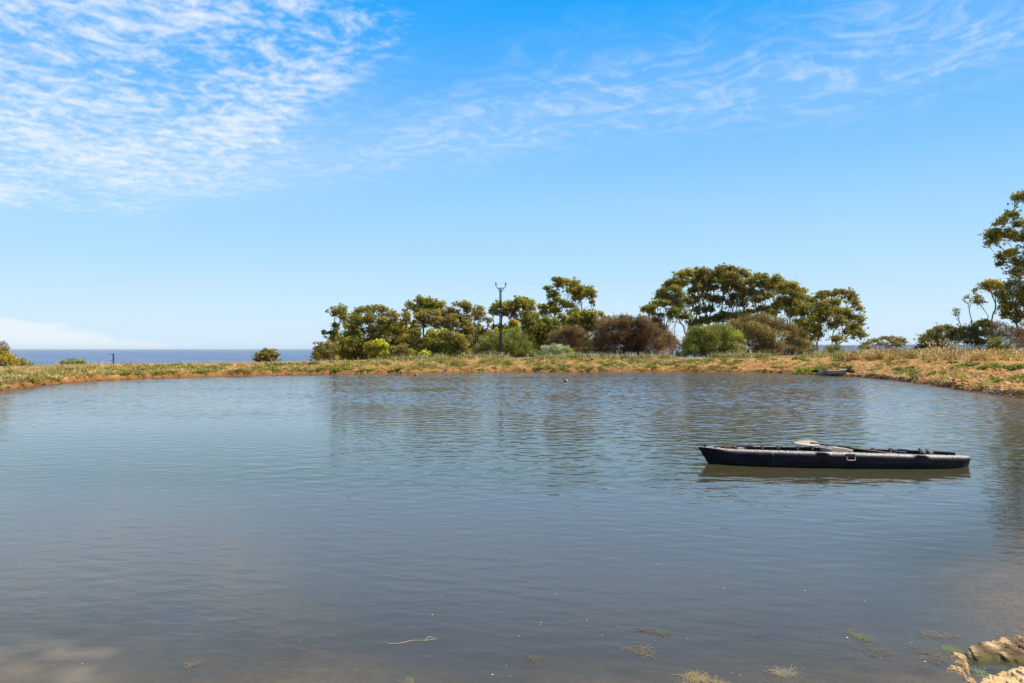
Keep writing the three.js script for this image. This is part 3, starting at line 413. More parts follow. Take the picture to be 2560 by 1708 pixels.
// --- the dark undergrowth between the trunks, one mass
{
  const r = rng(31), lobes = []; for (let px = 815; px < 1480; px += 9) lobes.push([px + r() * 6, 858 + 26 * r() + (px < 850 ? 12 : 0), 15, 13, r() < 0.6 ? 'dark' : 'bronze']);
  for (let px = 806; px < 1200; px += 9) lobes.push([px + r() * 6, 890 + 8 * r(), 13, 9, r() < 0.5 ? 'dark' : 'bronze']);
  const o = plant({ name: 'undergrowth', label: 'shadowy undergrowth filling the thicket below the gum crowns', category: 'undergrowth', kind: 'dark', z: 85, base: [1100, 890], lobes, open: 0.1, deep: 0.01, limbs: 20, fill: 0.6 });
  o.userData.kind = 'stuff';
}
// --- the big gums on the right
plant({ name: 'gum_tree', label: 'leftmost of the tall gums, its crown stepping down to the left', kind: 'gum', z: 76, base: [[1678, 896], [1686, 896], [1664, 896]], lobes: [[1614, 776, 9, 7], [1626, 772, 10, 7], [1640, 762, 11, 8], [1632, 782, 8, 5], [1652, 742, 12, 9], [1664, 732, 13, 9], [1676, 714, 13, 9], [1690, 706, 12, 8], [1704, 690, 13, 10], [1716, 682, 12, 9], [1690, 722, 12, 9], [1708, 708, 12, 9], [1672, 746, 12, 8], [1660, 760, 11, 7], [1690, 764, 13, 12, 'dark'], [1700, 740, 11, 9], [1684, 784, 12, 10, 'dark'], [1712, 790, 11, 9, 'dark'], [1652, 788, 9, 6]], wisps: 90, fill: 1.0, dens: 1.25, wood: GUMW, limbs: 220, open: 0.85, bf: 0.55 });
plant({ name: 'gum_tree', label: 'second tall gum from the left, with many steep pale limbs behind the green shrub', kind: 'bronze', z: 80, base: [[1735, 893], [1752, 893], [1768, 893]], lobes: [[1738, 688, 13, 9], [1752, 680, 10, 8], [1764, 688, 13, 9], [1780, 684, 13, 9], [1752, 700, 14, 9], [1770, 704, 14, 9], [1736, 706, 12, 9], [1790, 700, 13, 9, 'gum'], [1745, 720, 12, 8], [1765, 722, 12, 8], [1790, 720, 12, 8], [1732, 728, 10, 8], [1730, 806, 14, 10, 'dark'], [1760, 802, 16, 9, 'gum'], [1788, 800, 16, 8, 'dark'], [1744, 778, 10, 8, 'gum'], [1720, 755, 11, 10], [1760, 742, 12, 9], [1780, 750, 11, 9, 'gum'], [1738, 748, 10, 9], [1770, 775, 11, 8, 'dark']], wisps: 90, fill: 1.0, dens: 1.25, wood: GUMW, limbs: 240, open: 0.85, bf: 0.65 });
plant({ name: 'gum_tree', label: 'highest of the tall gums on the right, bronze crown in the middle of the row', kind: 'bronze', z: 79, base: [[1800, 893], [1816, 893], [1835, 893]], lobes: [[1800, 672, 10, 7], [1814, 670, 12, 7], [1828, 674, 12, 8], [1842, 684, 11, 8], [1854, 682, 9, 7], [1866, 690, 10, 8], [1806, 686, 13, 9], [1824, 692, 13, 9], [1812, 704, 13, 8, 'gum'], [1840, 702, 13, 9], [1858, 706, 13, 9], [1826, 714, 12, 9], [1846, 722, 12, 9], [1810, 724, 10, 8], [1862, 730, 12, 9, 'gum'], [1850, 745, 11, 9, 'gum'], [1872, 780, 16, 9, 'gum'], [1846, 790, 14, 8, 'gum'], [1825, 760, 11, 9], [1800, 745, 12, 9], [1835, 742, 11, 8], [1860, 762, 11, 9, 'dark'], [1812, 790, 13, 8, 'dark']], wisps: 90, fill: 1.0, dens: 1.25, wood: GUMW, limbs: 240, open: 0.85, bf: 0.65 });
plant({ name: 'gum_tree', label: 'tall gum right of the highest one, with dead twigs poking from its top', kind: 'gum', z: 77, base: [[1905, 893], [1930, 893], [1950, 893]], lobes: [[1880, 700, 12, 9], [1894, 694, 12, 8], [1908, 694, 11, 8], [1922, 704, 11, 8], [1938, 700, 11, 8], [1950, 706, 12, 8], [1964, 714, 12, 9], [1978, 718, 12, 9], [1992, 724, 11, 9], [2004, 732, 10, 9], [2014, 744, 9, 8], [1886, 716, 13, 9], [1904, 714, 13, 9], [1925, 720, 12, 8], [1948, 724, 13, 8], [1970, 732, 13, 8], [1990, 742, 12, 9, 'bronze'], [1878, 735, 12, 10, 'bronze'], [1896, 752, 11, 10, 'bronze'], [1908, 775, 14, 9, 'bronze'], [1930, 782, 12, 8, 'bronze'], [1975, 760, 14, 12, 'dark'], [2000, 765, 14, 12], [1960, 752, 12, 9], [1925, 742, 12, 9, 'bronze'], [1900, 735, 12, 9], [1945, 765, 11, 9, 'dark'], [1985, 782, 13, 10, 'dark']], wisps: 90, fill: 1.0, dens: 1.25, wood: GUMW, limbs: 260, open: 0.85, bf: 0.6, bare: [[1992, 692], [1994, 704], [2022, 718]] });
plant({ name: 'gum_tree', label: 'rightmost of the tall gums, standing alone against the sea with low side branches', kind: 'gum', z: 73, base: [[2045, 898], [2072, 897], [2056, 898]], lobes: [[2052, 742, 10, 8, 'bronze'], [2064, 734, 12, 8, 'bronze'], [2078, 736, 11, 7, 'bronze'], [2094, 732, 12, 7, 'bronze'], [2108, 730, 11, 7, 'bronze'], [2122, 736, 12, 8, 'bronze'], [2134, 744, 10, 9, 'bronze'], [2142, 756, 9, 9, 'bronze'], [2150, 772, 8, 8, 'bronze'], [2056, 760, 13, 9], [2076, 758, 13, 9], [2094, 756, 12, 9], [2046, 776, 12, 10, 'dark'], [2066, 780, 13, 10], [2090, 778, 13, 11], [2110, 784, 13, 11], [2036, 796, 13, 10, 'dark'], [2058, 802, 13, 10], [2018, 806, 14, 11], [2024, 768, 13, 10], [2008, 784, 13, 11], [2034, 752, 11, 8, 'bronze'], [2004, 812, 12, 10, 'dark'], [1996, 842, 12, 10, 'bronze'], [2030, 820, 14, 11, 'dark'], [2012, 832, 12, 9, 'bronze'], [2104, 804, 13, 10], [2128, 792, 9, 7], [2142, 796, 10, 9], [2156, 806, 7, 10], [2132, 816, 11, 9, 'dark'], [2148, 828, 11, 9, 'dark'], [2156, 838, 8, 6, 'dark'], [2120, 830, 11, 8, 'dark'], [2044, 838, 12, 9, 'bronze'], [2078, 812, 11, 9], [2092, 848, 11, 8, 'bronze'], [2030, 846, 9, 8, 'bronze']], wisps: 90, fill: 1.0, dens: 1.25, wood: GUMW, limbs: 280, open: 0.8, bf: 0.55 });
plant({ name: 'shrub', label: 'small olive shrub at the foot of the lone right hand gum', category: 'shrub', kind: 'sage', z: 68, base: [2088, 897], lobes: [[2078, 876, 12, 9], [2092, 874, 12, 10], [2100, 886, 10, 8], [2082, 890, 14, 6]], open: 0.1 });
plant({ name: 'coastal_tree', label: 'small flat topped wind bent tree alone in front of the blue headland', kind: 'bronze', z: 64, base: [[2206, 897], [2220, 897]], lobes: [[2160, 868, 10, 4], [2172, 860, 12, 5], [2186, 852, 13, 6], [2204, 860, 11, 5], [2216, 848, 13, 7], [2232, 846, 13, 6], [2248, 852, 12, 6], [2260, 858, 8, 5], [2226, 858, 12, 5], [2242, 864, 10, 5]], wood: DARKW, limbs: 100, open: 0.9, leaf: 0.85 });
for (const [px, py, z, l] of [[2156, 880, 63, 'tufted green bush on a short stem left of the small flat topped tree'], [2184, 880, 66, 'tufted green bush among the trunks of the small flat topped tree'], [2240, 882, 64, 'tufted green bush right of the trunks of the small flat topped tree'], [2272, 884, 66, 'dark leggy bush between the flat topped tree and the right thicket']])
  plant({ name: 'bush', label: l, category: 'bush', kind: 'green', z, base: [px + 3, 899], lobes: [[px, py, 7, 5], [px + 3, py - 3, 5, 4], [px - 4, py + 3, 4, 4]], leaf: 0.8, wood: DARKW });
// --- thicket at the right edge
plant({ name: 'coastal_tree', label: 'spreading umbrella tree with bare stems at the left of the right hand thicket', kind: 'bronze', z: 58, base: [[2335, 897], [2360, 897], [2318, 897]], lobes: [[2306, 862, 10, 8], [2314, 846, 12, 8], [2326, 834, 12, 8], [2342, 824, 13, 8], [2358, 820, 12, 7], [2374, 824, 12, 7], [2390, 832, 12, 8], [2330, 850, 14, 9], [2350, 842, 14, 10], [2372, 842, 14, 10], [2312, 872, 12, 9, 'dark'], [2336, 868, 12, 10], [2360, 862, 13, 9], [2390, 852, 12, 9], [2322, 884, 10, 8, 'dark'], [2294, 876, 8, 7, 'dark']], wood: DARKW, limbs: 160, open: 0.5, dens: 1.4, leaf: 0.9 });
plant({ name: 'coastal_tree', label: 'bronze topped tree in the middle of the right hand thicket', kind: 'bronze', z: 56, base: [[2418, 897], [2440, 897], [2455, 897]], lobes: [[2408, 828, 14, 9], [2426, 822, 15, 9], [2446, 814, 14, 9, 'amber'], [2462, 808, 13, 8, 'amber'], [2474, 816, 12, 9], [2416, 842, 14, 9], [2440, 836, 16, 10], [2464, 834, 15, 10], [2478, 846, 12, 10], [2430, 852, 14, 8], [2455, 856, 13, 8]], wood: DARKW, limbs: 140, open: 0.5, dens: 1.4, leaf: 0.9 });
plant({ name: 'gum_tree', label: 'thin gum with orange tinted crown rising above the right hand thicket', kind: 'amber', z: 62, base: [[2482, 892], [2470, 892]], stem: [[2480, 830], [2480, 800]], lobes: [[2462, 716, 11, 8, 'bronze'], [2474, 706, 13, 8], [2488, 708, 12, 8], [2498, 718, 11, 9], [2478, 720, 12, 7], [2442, 726, 8, 5, 'bronze'], [2444, 744, 8, 6, 'bronze'], [2452, 754, 9, 7, 'bronze'], [2508, 734, 10, 12], [2494, 736, 8, 6, 'bronze']], wood: GUMW, limbs: 120, open: 0.9, bf: 0.6, leaf: 0.85 });
plant({ name: 'dead_tree', label: 'mostly bare pale sapling with a few leaves above the right hand thicket', kind: 'bronze', z: 60, base: [2432, 895], stem: [[2430, 840], [2430, 806]], lobes: [[2416, 744, 7, 4], [2422, 738, 5, 3], [2428, 752, 4, 3]], bare: [[2408, 748], [2412, 756], [2425, 734], [2436, 740], [2418, 764]], wood: GUMW, fill: 0.5, open: 0.9, leaf: 0.7 });
plant({ name: 'dead_tree', label: 'small twiggy sapling leaning left above the right hand thicket', kind: 'bronze', z: 60, base: [2412, 895], stem: [[2408, 830], [2402, 812]], lobes: [[2386, 776, 6, 5], [2394, 774, 5, 5], [2390, 786, 5, 5]], bare: [[2380, 788], [2378, 778]], wood: GUMW, fill: 0.5, open: 0.9, leaf: 0.7 });
plant({ name: 'shrub', label: 'purplish brown shrub under the big gum at the right edge', category: 'shrub', kind: 'brown', z: 50, base: [2510, 894], lobes: [[2500, 815, 16, 12], [2518, 822, 16, 14], [2535, 832, 16, 14], [2494, 836, 14, 14], [2515, 846, 18, 14], [2545, 852, 16, 14], [2565, 840, 18, 18], [2575, 865, 18, 16]], wood: DARKW, open: 0.1, leaf: 0.85 });
plant({ name: 'shrub', label: 'dark shadowy shrub with a pale green top near the right edge', category: 'shrub', kind: 'dark', z: 47, base: [2500, 897], lobes: [[2486, 852, 11, 7, 'sage'], [2500, 850, 10, 7, 'sage'], [2484, 868, 13, 11], [2504, 866, 14, 12], [2520, 874, 12, 12], [2490, 884, 15, 9], [2512, 886, 14, 9], [2474, 880, 10, 9]], open: 0.05, wood: DARKW, leaf: 0.9 });
for (const [px, py, z, l] of [[2382, 878, 52, 'grey green bush in front of the umbrella tree of the right thicket'], [2444, 880, 51, 'grey green bush in front of the bronze topped tree'], [2298, 888, 54, 'low grey green bush at the left foot of the right thicket'], [2546, 884, 46, 'grey green bush at the right edge of the picture behind the dry grass']])
  plant({ name: 'bush', label: l, category: 'bush', kind: 'sage', z, base: [px, 901], lobes: [[px, py - 3, 9, 7], [px + 6, py + 3, 8, 6], [px - 6, py + 4, 8, 6], [px, py + 9, 11, 5]], leaf: 0.85, open: 0.1 });
plant({ name: 'gum_tree', label: 'big gum at the right edge reaching high into the sky from behind the bank', kind: 'gum', z: 54, base: [[2640, 900], [2655, 900]], stem: [[2648, 820], [2640, 760], [2636, 700]], lobes: [[2540, 496, 8, 9], [2553, 492, 10, 10], [2575, 490, 14, 12], [2524, 534, 9, 9], [2536, 538, 11, 9], [2508, 546, 9, 9], [2498, 556, 7, 6], [2556, 560, 14, 14], [2476, 588, 9, 11], [2490, 580, 11, 10], [2504, 586, 13, 11], [2520, 584, 10, 9], [2472, 606, 7, 7], [2490, 602, 12, 8], [2536, 588, 11, 9], [2552, 600, 14, 12], [2580, 590, 22, 20], [2504, 644, 10, 9, 'bronze'], [2516, 640, 11, 9, 'bronze'], [2530, 634, 10, 9], [2506, 660, 8, 6, 'bronze'], [2538, 656, 10, 8, 'bronze'], [2530, 682, 8, 6, 'bronze'], [2545, 678, 11, 9, 'bronze'], [2560, 664, 14, 14], [2600, 640, 30, 26], [2640, 560, 30, 30], [2690, 600, 40, 36], [2640, 500, 28, 22], [2720, 520, 36, 30], [2700, 700, 40, 34], [2690, 460, 30, 24]], wood: GUMW, limbs: 300, open: 0.8, deep: 0.4, bf: 0.5, twig: 0.0085, fill: 1.5, dens: 1.2 });
plant({ name: 'gum_tree', label: 'dense olive gum cut off by the right edge below the big gum', kind: 'gum', z: 55, base: [[2580, 898], [2600, 898]], lobes: [[2510, 736, 12, 10], [2524, 716, 13, 10], [2540, 708, 12, 9], [2556, 720, 14, 12], [2514, 752, 13, 11], [2534, 738, 15, 12], [2550, 748, 15, 12], [2516, 772, 13, 11, 'amber'], [2536, 768, 15, 12], [2555, 776, 15, 13], [2520, 790, 12, 9, 'amber'], [2540, 796, 15, 11, 'bronze'], [2575, 740, 20, 18], [2580, 790, 22, 18, 'bronze'], [2610, 760, 24, 22]], wood: DARKW, limbs: 180, open: 0.4 });
// --- the left side
plant({ name: 'bush', label: 'yellow green bush cut off by the left edge of the picture', category: 'bush', kind: 'amber', z: 42, base: [6, 930], lobes: [[2, 864, 10, 9, 'bronze'], [12, 874, 8, 7, 'bronze'], [4, 884, 16, 10], [20, 892, 14, 10], [8, 906, 20, 10, 'lime'], [-14, 880, 20, 18], [-20, 910, 24, 14], [30, 904, 12, 10]], open: 0.1 });
plant({ name: 'bush', label: 'brown green bush beside the yellow green one at the left edge', category: 'bush', kind: 'bronze', z: 44, base: [50, 928], lobes: [[44, 904, 14, 8], [56, 902, 12, 7], [64, 912, 10, 8], [48, 916, 18, 8], [36, 912, 12, 9]], open: 0.1 });
plant({ name: 'bush', label: 'wide dark green dome of a bush below the sea on the left', category: 'bush', kind: 'dark', z: 52, base: [183, 935], lobes: [[183, 906, 22, 8], [165, 912, 18, 8], [203, 911, 18, 8], [150, 920, 12, 7], [218, 918, 10, 6], [183, 922, 30, 8]], open: 0.05 });
plant({ name: 'bush', label: 'tiny dark bush left of the wide dark green dome', category: 'bush', kind: 'dark', z: 52, base: [108, 930], lobes: [[104, 918, 7, 4], [113, 920, 7, 4], [108, 925, 10, 5]], open: 0.05 });
plant({ name: 'coastal_tree', label: 'small lone bronze tree standing against the sea left of the thicket', kind: 'bronze', z: 78, base: [668, 910], lobes: [[664, 882, 12, 6], [676, 880, 11, 6], [684, 888, 8, 8], [654, 890, 11, 6], [646, 896, 8, 6], [668, 892, 14, 7], [676, 898, 12, 7], [656, 900, 12, 6]], open: 0.3, wood: DARKW });
console.log('leaves', totalLeaves);

// ------------------------------------------------------------------ ground cover on the banks
function scatter(name, geo, mat, list, label, category) {       // what nobody could count: one object
  const m = shade(new THREE.InstancedMesh(geo, mat, list.length)), o = new THREE.Object3D(), c = new THREE.Color();
  list.forEach((e, i) => { o.position.set(e.x, e.y, e.z); o.rotation.set(e.rx ?? 0, e.ry ?? 0, e.rz ?? 0); o.scale.set(e.s * (e.w ?? 1), e.s * (e.h ?? 1), e.s * (e.w ?? 1)); o.updateMatrix(); m.setMatrixAt(i, o.matrix); m.setColorAt(i, c.setRGB(...e.c)); });
  m.name = numbered(name); scene.add(m); return tag(m, label, category, null, 'stuff');
}
function bladeTuft(n, hgt, spread, width, seed, curl = 0.5, head = null) {
  const G = new Geo(), r = rng(seed);
  for (let k = 0; k < n; k++) {
    const a = r() * 6.283, rr = Math.sqrt(r()) * spread * 0.45, h = hgt * (0.55 + 0.6 * r()), lean = (0.15 + curl * r()) * h, la = a + (r() - 0.5) * 1.6, x0 = Math.cos(a) * rr, z0 = Math.sin(a) * rr, dx = Math.cos(la), dz = Math.sin(la), wx = -dz * width / 2, wz = dx * width / 2, tone = 0.7 + 0.6 * r(), c = [tone, tone, tone];
    const P = [0, 0.5, 1].map((t) => [x0 + dx * lean * t * t, h * t * (1 - 0.18 * t * curl), z0 + dz * lean * t * t]), id = [];
    P.forEach(([x, y, z], i) => { const w = i === 2 ? 0.15 : 1 - 0.25 * i; id.push(G.v(x - wx * w, y, z - wz * w, -dx * 0.6, 0.8, -dz * 0.6, c), G.v(x + wx * w, y, z + wz * w, -dx * 0.6, 0.8, -dz * 0.6, c)); });
    G.i.push(id[0], id[1], id[2], id[1], id[3], id[2], id[2], id[3], id[4], id[3], id[5], id[4]);
    if (head && r() < head.share) { const [x, y, z] = P[2]; for (let q = 0; q < head.n; q++) { const ox = x + (r() - 0.5) * head.r * 2, oy = y + (r() - 0.3) * head.r * 2, oz = z + (r() - 0.5) * head.r * 2, e = head.size * (0.6 + 0.8 * r()), b = G.p.length / 3, hc = head.c; G.v(ox - e, oy, oz, 0, 1, 0, hc); G.v(ox + e, oy, oz, 0, 1, 0, hc); G.v(ox, oy + e * 1.4, oz + e * 0.5, 0, 1, 0, hc); G.v(ox, oy - e, oz - e * 0.5, 0, 1, 0, hc); G.i.push(b, b + 1, b + 2, b, b + 3, b + 1); } }
  }
  return G.build();
}
function leafyMat(n, rad, hgt, L, W, seed) {                      // a low cushion of small leaves
  const G = new Geo(), r = rng(seed), d = V(), s = V(), nn = V();
  for (let k = 0; k < n; k++) {
    const a = r() * 6.283, q = Math.sqrt(r()), x = Math.cos(a) * q * rad, z = Math.sin(a) * q * rad, y = hgt * (1 - q * q) * (0.35 + 0.65 * r()) + 0.01, t = 0.6 + 0.7 * r();
    d.set(Math.cos(a) * q + (r() - 0.5), 0.5 + r() * 0.7, Math.sin(a) * q + (r() - 0.5)).normalize(); s.set(r() - 0.5, r() - 0.5, r() - 0.5).cross(d).normalize(); nn.copy(d).cross(s); if (nn.y < 0) { nn.negate(); s.negate(); } nn.lerp(V(Math.cos(a) * q * 0.6, 1, Math.sin(a) * q * 0.6).normalize(), 0.5).normalize();
    leaf(G, V(x, y, z), d, s, L * (0.6 + 0.8 * r()), W * (0.6 + 0.8 * r()), nn, [t, t, t]);
  }
  return G.build();
}
const grassMat = new THREE.MeshPhysicalMaterial({ vertexColors: true, roughness: 1, transmission: 0.25, thickness: 0, specularIntensity: 0.3, side: THREE.DoubleSide });
{
  const r = rng(4242), dry = [], green = [], stalks = [], field = [], clods = [], creep = [];
  const spot = (th, t) => { const R = shoreR(th) + t, x = PC.x + Math.cos(th) * R, z = PC.z + Math.sin(th) * R; return [x, height(x, z), z]; };
  // far, left and right banks: th from -pi-0.1 (left) through -pi/2 (far) to 0.15 (right)
  for (let k = 0; k < 30000; k++) {
    const th = lerp(-Math.PI - 0.15, 0.2, r()), t = 0.02 + Math.pow(r(), 1.15) * 4.7, R = shoreR(th), rt = rightness(th), lf = sstep(-0.5, -0.9, Math.cos(th)) , [x, y, z] = spot(th, t);
    const n = fbm(x * 0.55 + 20, z * 0.55, 4), n2 = fbm(x * 0.5 - 9, z * 0.5 + 30, 4);
    const wantDry = lerp(lerp(0.62, 0.09, rt), 0.98, lf) * sstep(-0.05, 0.55, t) + 0.6 * n;
    if (r() < wantDry * 0.34) { const u = r(); dry.push({ x, y: y - 0.02, z, ry: r() * 6.28, rz: (r() - 0.5) * 0.8, rx: (r() - 0.5) * 0.8, s: 0.6 + 0.8 * r(), h: 0.5 + 0.5 * r(), c: u < 0.5 ? [0.52, 0.37, 0.13] : u < 0.8 ? [0.58, 0.45, 0.2] : [0.34, 0.3, 0.09] }); }
    if (n2 + 0.25 * noise2(x * 1.7, z * 1.7 + 3) > lerp(0.03, 0.2, rt) && r() < 0.33 && t > lerp(0.2, 0.9, rt)) green.push({ x, y: y - 0.02, z, ry: r() * 6.28, s: 0.5 + 0.9 * r(), h: 0.6 + 0.6 * r(), c: r() < 0.6 ? [0.20, 0.22, 0.035] : r() < 0.5 ? [0.34, 0.32, 0.04] : [0.14, 0.17, 0.04] });
    if (t < 3.8 && r() < 0.05 + 0.22 * rt * (1 - lf) + 0.3 * sstep(0.3, 0.1, t)) { const wet = sstep(0.3, 0.05, t) * 0.65; clods.push({ x, y: y - 0.02, z, ry: r() * 6.28, rx: r() * 3, s: 0.03 + 0.11 * r() * r(), h: 0.7, c: (r() < 0.8 ? [0.40, 0.19, 0.05] : [0.52, 0.40, 0.24]).map((q) => q * (1 - wet)) }); }
  }
  // tall seed stalks with pale flower heads behind the track
  for (let k = 0; k < 9000; k++) {
    const th = lerp(-Math.PI - 0.1, -0.55, r()), t = 5.2 + r() * 6.5, [x, y, z] = spot(th, t), n = fbm(x * 0.28, z * 0.28 + 4, 3), lf = sstep(-6, -16, x);
    if (r() < (0.22 + 0.9 * n) * (1 - 0.72 * lf)) stalks.push({ x, y, z, ry: r() * 6.28, s: (0.4 + 0.5 * r()) * (1 + 0.5 * n) * (1 - 0.35 * lf), c: r() < 0.5 ? [0.42, 0.35, 0.13] : [0.32, 0.32, 0.10] });
    else if (r() < 0.25) dry.push({ x, y, z, ry: r() * 6.28, s: 0.8 + 0.6 * r(), h: 0.9, c: [0.42, 0.33, 0.15] });
    if (n > 0.1 && r() < 0.25 * (1 - lf)) creep.push({ x, y, z, ry: r() * 6.28, s: 0.8 + r(), h: 0.9, c: [0.22, 0.22, 0.06] });
  }
  // the golden grass on the right bank
  for (let k = 0; k < 26000; k++) {
    const th = lerp(-0.75, 0.45, r()), t = 4.2 + Math.pow(r(), 1.4) * 26, [x, y, z] = spot(th, t), n = fbm(x * 0.3 + 2, z * 0.3, 3);
    if (r() < sstep(4.6, 7.5, t + 3 * n) * (0.75 + 0.5 * n)) field.push({ x, y: y - 0.02, z, ry: r() * 6.28, rz: -0.12 + (r() - 0.5) * 0.4, s: 0.62 + 0.5 * r() + 0.35 * Math.max(0, n), h: 0.9, c: r() < 0.65 ? [0.58, 0.42, 0.15] : r() < 0.5 ? [0.48, 0.30, 0.10] : [0.64, 0.52, 0.26] });
  }
  scatter('dry_grass', bladeTuft(22, 0.26, 0.34, 0.022, 11, 1.3), grassMat, dry, 'matted straw coloured grass on the far and left banks', null);
  scatter('ground_cover', leafyMat(46, 0.24, 0.13, 0.13, 0.06, 12), grassMat, green, 'patches of low green ground cover on the bank faces', null);
  scatter('ground_cover', leafyMat(40, 0.34, 0.3, 0.16, 0.06, 13), grassMat, creep, 'olive weeds among the seed stalks behind the bank track', null);
  scatter('flowering_weeds', bladeTuft(9, 0.72, 0.3, 0.016, 14, 0.35, { share: 0.75, n: 3, r: 0.03, size: 0.013, c: [2.1, 2.2, 4.6] }), grassMat, stalks, 'tall weed stalks with pale flower heads along the top of the bank', null);
  scatter('golden_grass', bladeTuft(20, 0.55, 0.36, 0.02, 15, 0.45, { share: 0.6, n: 2, r: 0.03, size: 0.025, c: [1.3, 1.25, 1.2] }), grassMat, field, 'field of tall dry golden grass on top of the right bank', null);
  const clod = new THREE.IcosahedronGeometry(1, 1); { const p = clod.attributes.position; for (let i = 0; i < p.count; i++) { const k = 1 + 0.45 * fbm(p.getX(i) * 1.7 + 3, p.getY(i) * 1.7 + p.getZ(i) * 2.1, 2); p.setXYZ(i, p.getX(i) * k, p.getY(i) * k * 0.75, p.getZ(i) * k); } clod.computeVertexNormals(); }
  scatter('loose_clods', clod, new THREE.MeshStandardMaterial({ roughness: 1 }), clods, 'loose orange clods and stones strewn over the banks', null);
  console.log('instances', dry.length, green.length, stalks.length, field.length, clods.length, creep.length);
}
function tuftAt(name, label, category, px, py, z, geo, c, s, h = 1, group) {
  const p = at(px, py, z); p.y = height(p.x, p.z) - 0.02;
  const m = single(name, geo, new THREE.MeshPhysicalMaterial({ color: lin(...c), vertexColors: true, roughness: 1, transmission: 0.25, thickness: 0, specularIntensity: 0.3, side: THREE.DoubleSide }), label, category, group); m.position.copy(p); m.scale.set(s, s * h, s); return m;
}
tuftAt('grass_clump', 'upright green grass clump on the bank just above the beached kayak', 'grass', 2056, 923, 46.8, bladeTuft(70, 0.85, 0.7, 0.03, 61, 0.6), [0.17, 0.2, 0.045], 1);
tuftAt('grass_clump', 'darker green grass clump on the bank right of the upright one', 'grass', 2088, 914, 48.2, bladeTuft(60, 0.5, 0.6, 0.035, 62, 0.7), [0.1, 0.14, 0.03], 1);
tuftAt('leafy_weed', 'bright yellow green leafy weed at the waterline left of the beached kayak', 'weed', 2009, 925, 48.2, leafyMat(320, 0.8, 0.55, 0.2, 0.09, 63), [0.27, 0.29, 0.03], 1);
tuftAt('leafy_weed', 'grey green weed standing in the clay of the right bank', 'weed', 2294, 928, 36.5, leafyMat(200, 0.4, 0.5, 0.14, 0.05, 64), [0.16, 0.19, 0.07], 1);
tuftAt('grass_clump', 'tall dry grass plume on the right bank rising above the golden grass', 'grass', 2352, 903, 46, bladeTuft(60, 1.25, 0.6, 0.03, 65, 0.7, { share: 0.8, n: 4, r: 0.05, size: 0.03, c: [1.2, 1.1, 1] }), [0.48, 0.35, 0.15], 1);
// pale bare branch lying on the right bank
{
  const a = at(2303, 935, 33.5), b = at(2330, 938, 32.5), p = [0, 0.33, 0.66, 1].map((t) => { const q = a.clone().lerp(b, t); q.y = height(q.x, q.z) + 0.05 + 0.03 * Math.sin(t * 9); return q; });
  single('fallen_branch', tube(p, 0.03, 6), std(0.5, 0.42, 0.3, 0.9), 'pale bare branch lying on the clay of the right bank', 'branch');
}

// ------------------------------------------------------------------ power poles, wires, fence
const steel = std(0.022, 0.015, 0.013, 0.85), dullMetal = std(0.09, 0.10, 0.11, 0.6, { metalness: 0.3 }), porcelain = std(0.13, 0.15, 0.17, 0.35);
const bar = (a, b, r, sides = 6) => { const A = a.isVector3 ? a : V(...a), B = b.isVector3 ? b : V(...b), d = B.clone().sub(A), g = new THREE.CylinderGeometry(r, r, d.length(), sides); g.applyQuaternion(new THREE.Quaternion().setFromUnitVectors(V(0, 1, 0), d.normalize())); const m = A.add(B).multiplyScalar(0.5); g.translate(m.x, m.y, m.z); return g; };
const box = (w, h, d, x, y, z, rz = 0, ry = 0) => { const g = new THREE.BoxGeometry(w, h, d); if (rz) g.rotateZ(rz); if (ry) g.rotateY(ry); g.translate(x, y, z); return g; };
const insulatorGeo = (() => { const pts = [[0, 0], [0.03, 0], [0.03, 0.08], [0.075, 0.1], [0.03, 0.16], [0.085, 0.19], [0.035, 0.25], [0.085, 0.28], [0.035, 0.34], [0.07, 0.37], [0.05, 0.44], [0, 0.45]].map(([x, y]) => new THREE.Vector2(x, y)); return new THREE.LatheGeometry(pts, 10); })();
const poleZ = 66, pt = at(1252, 720, poleZ), wireEnds = [];
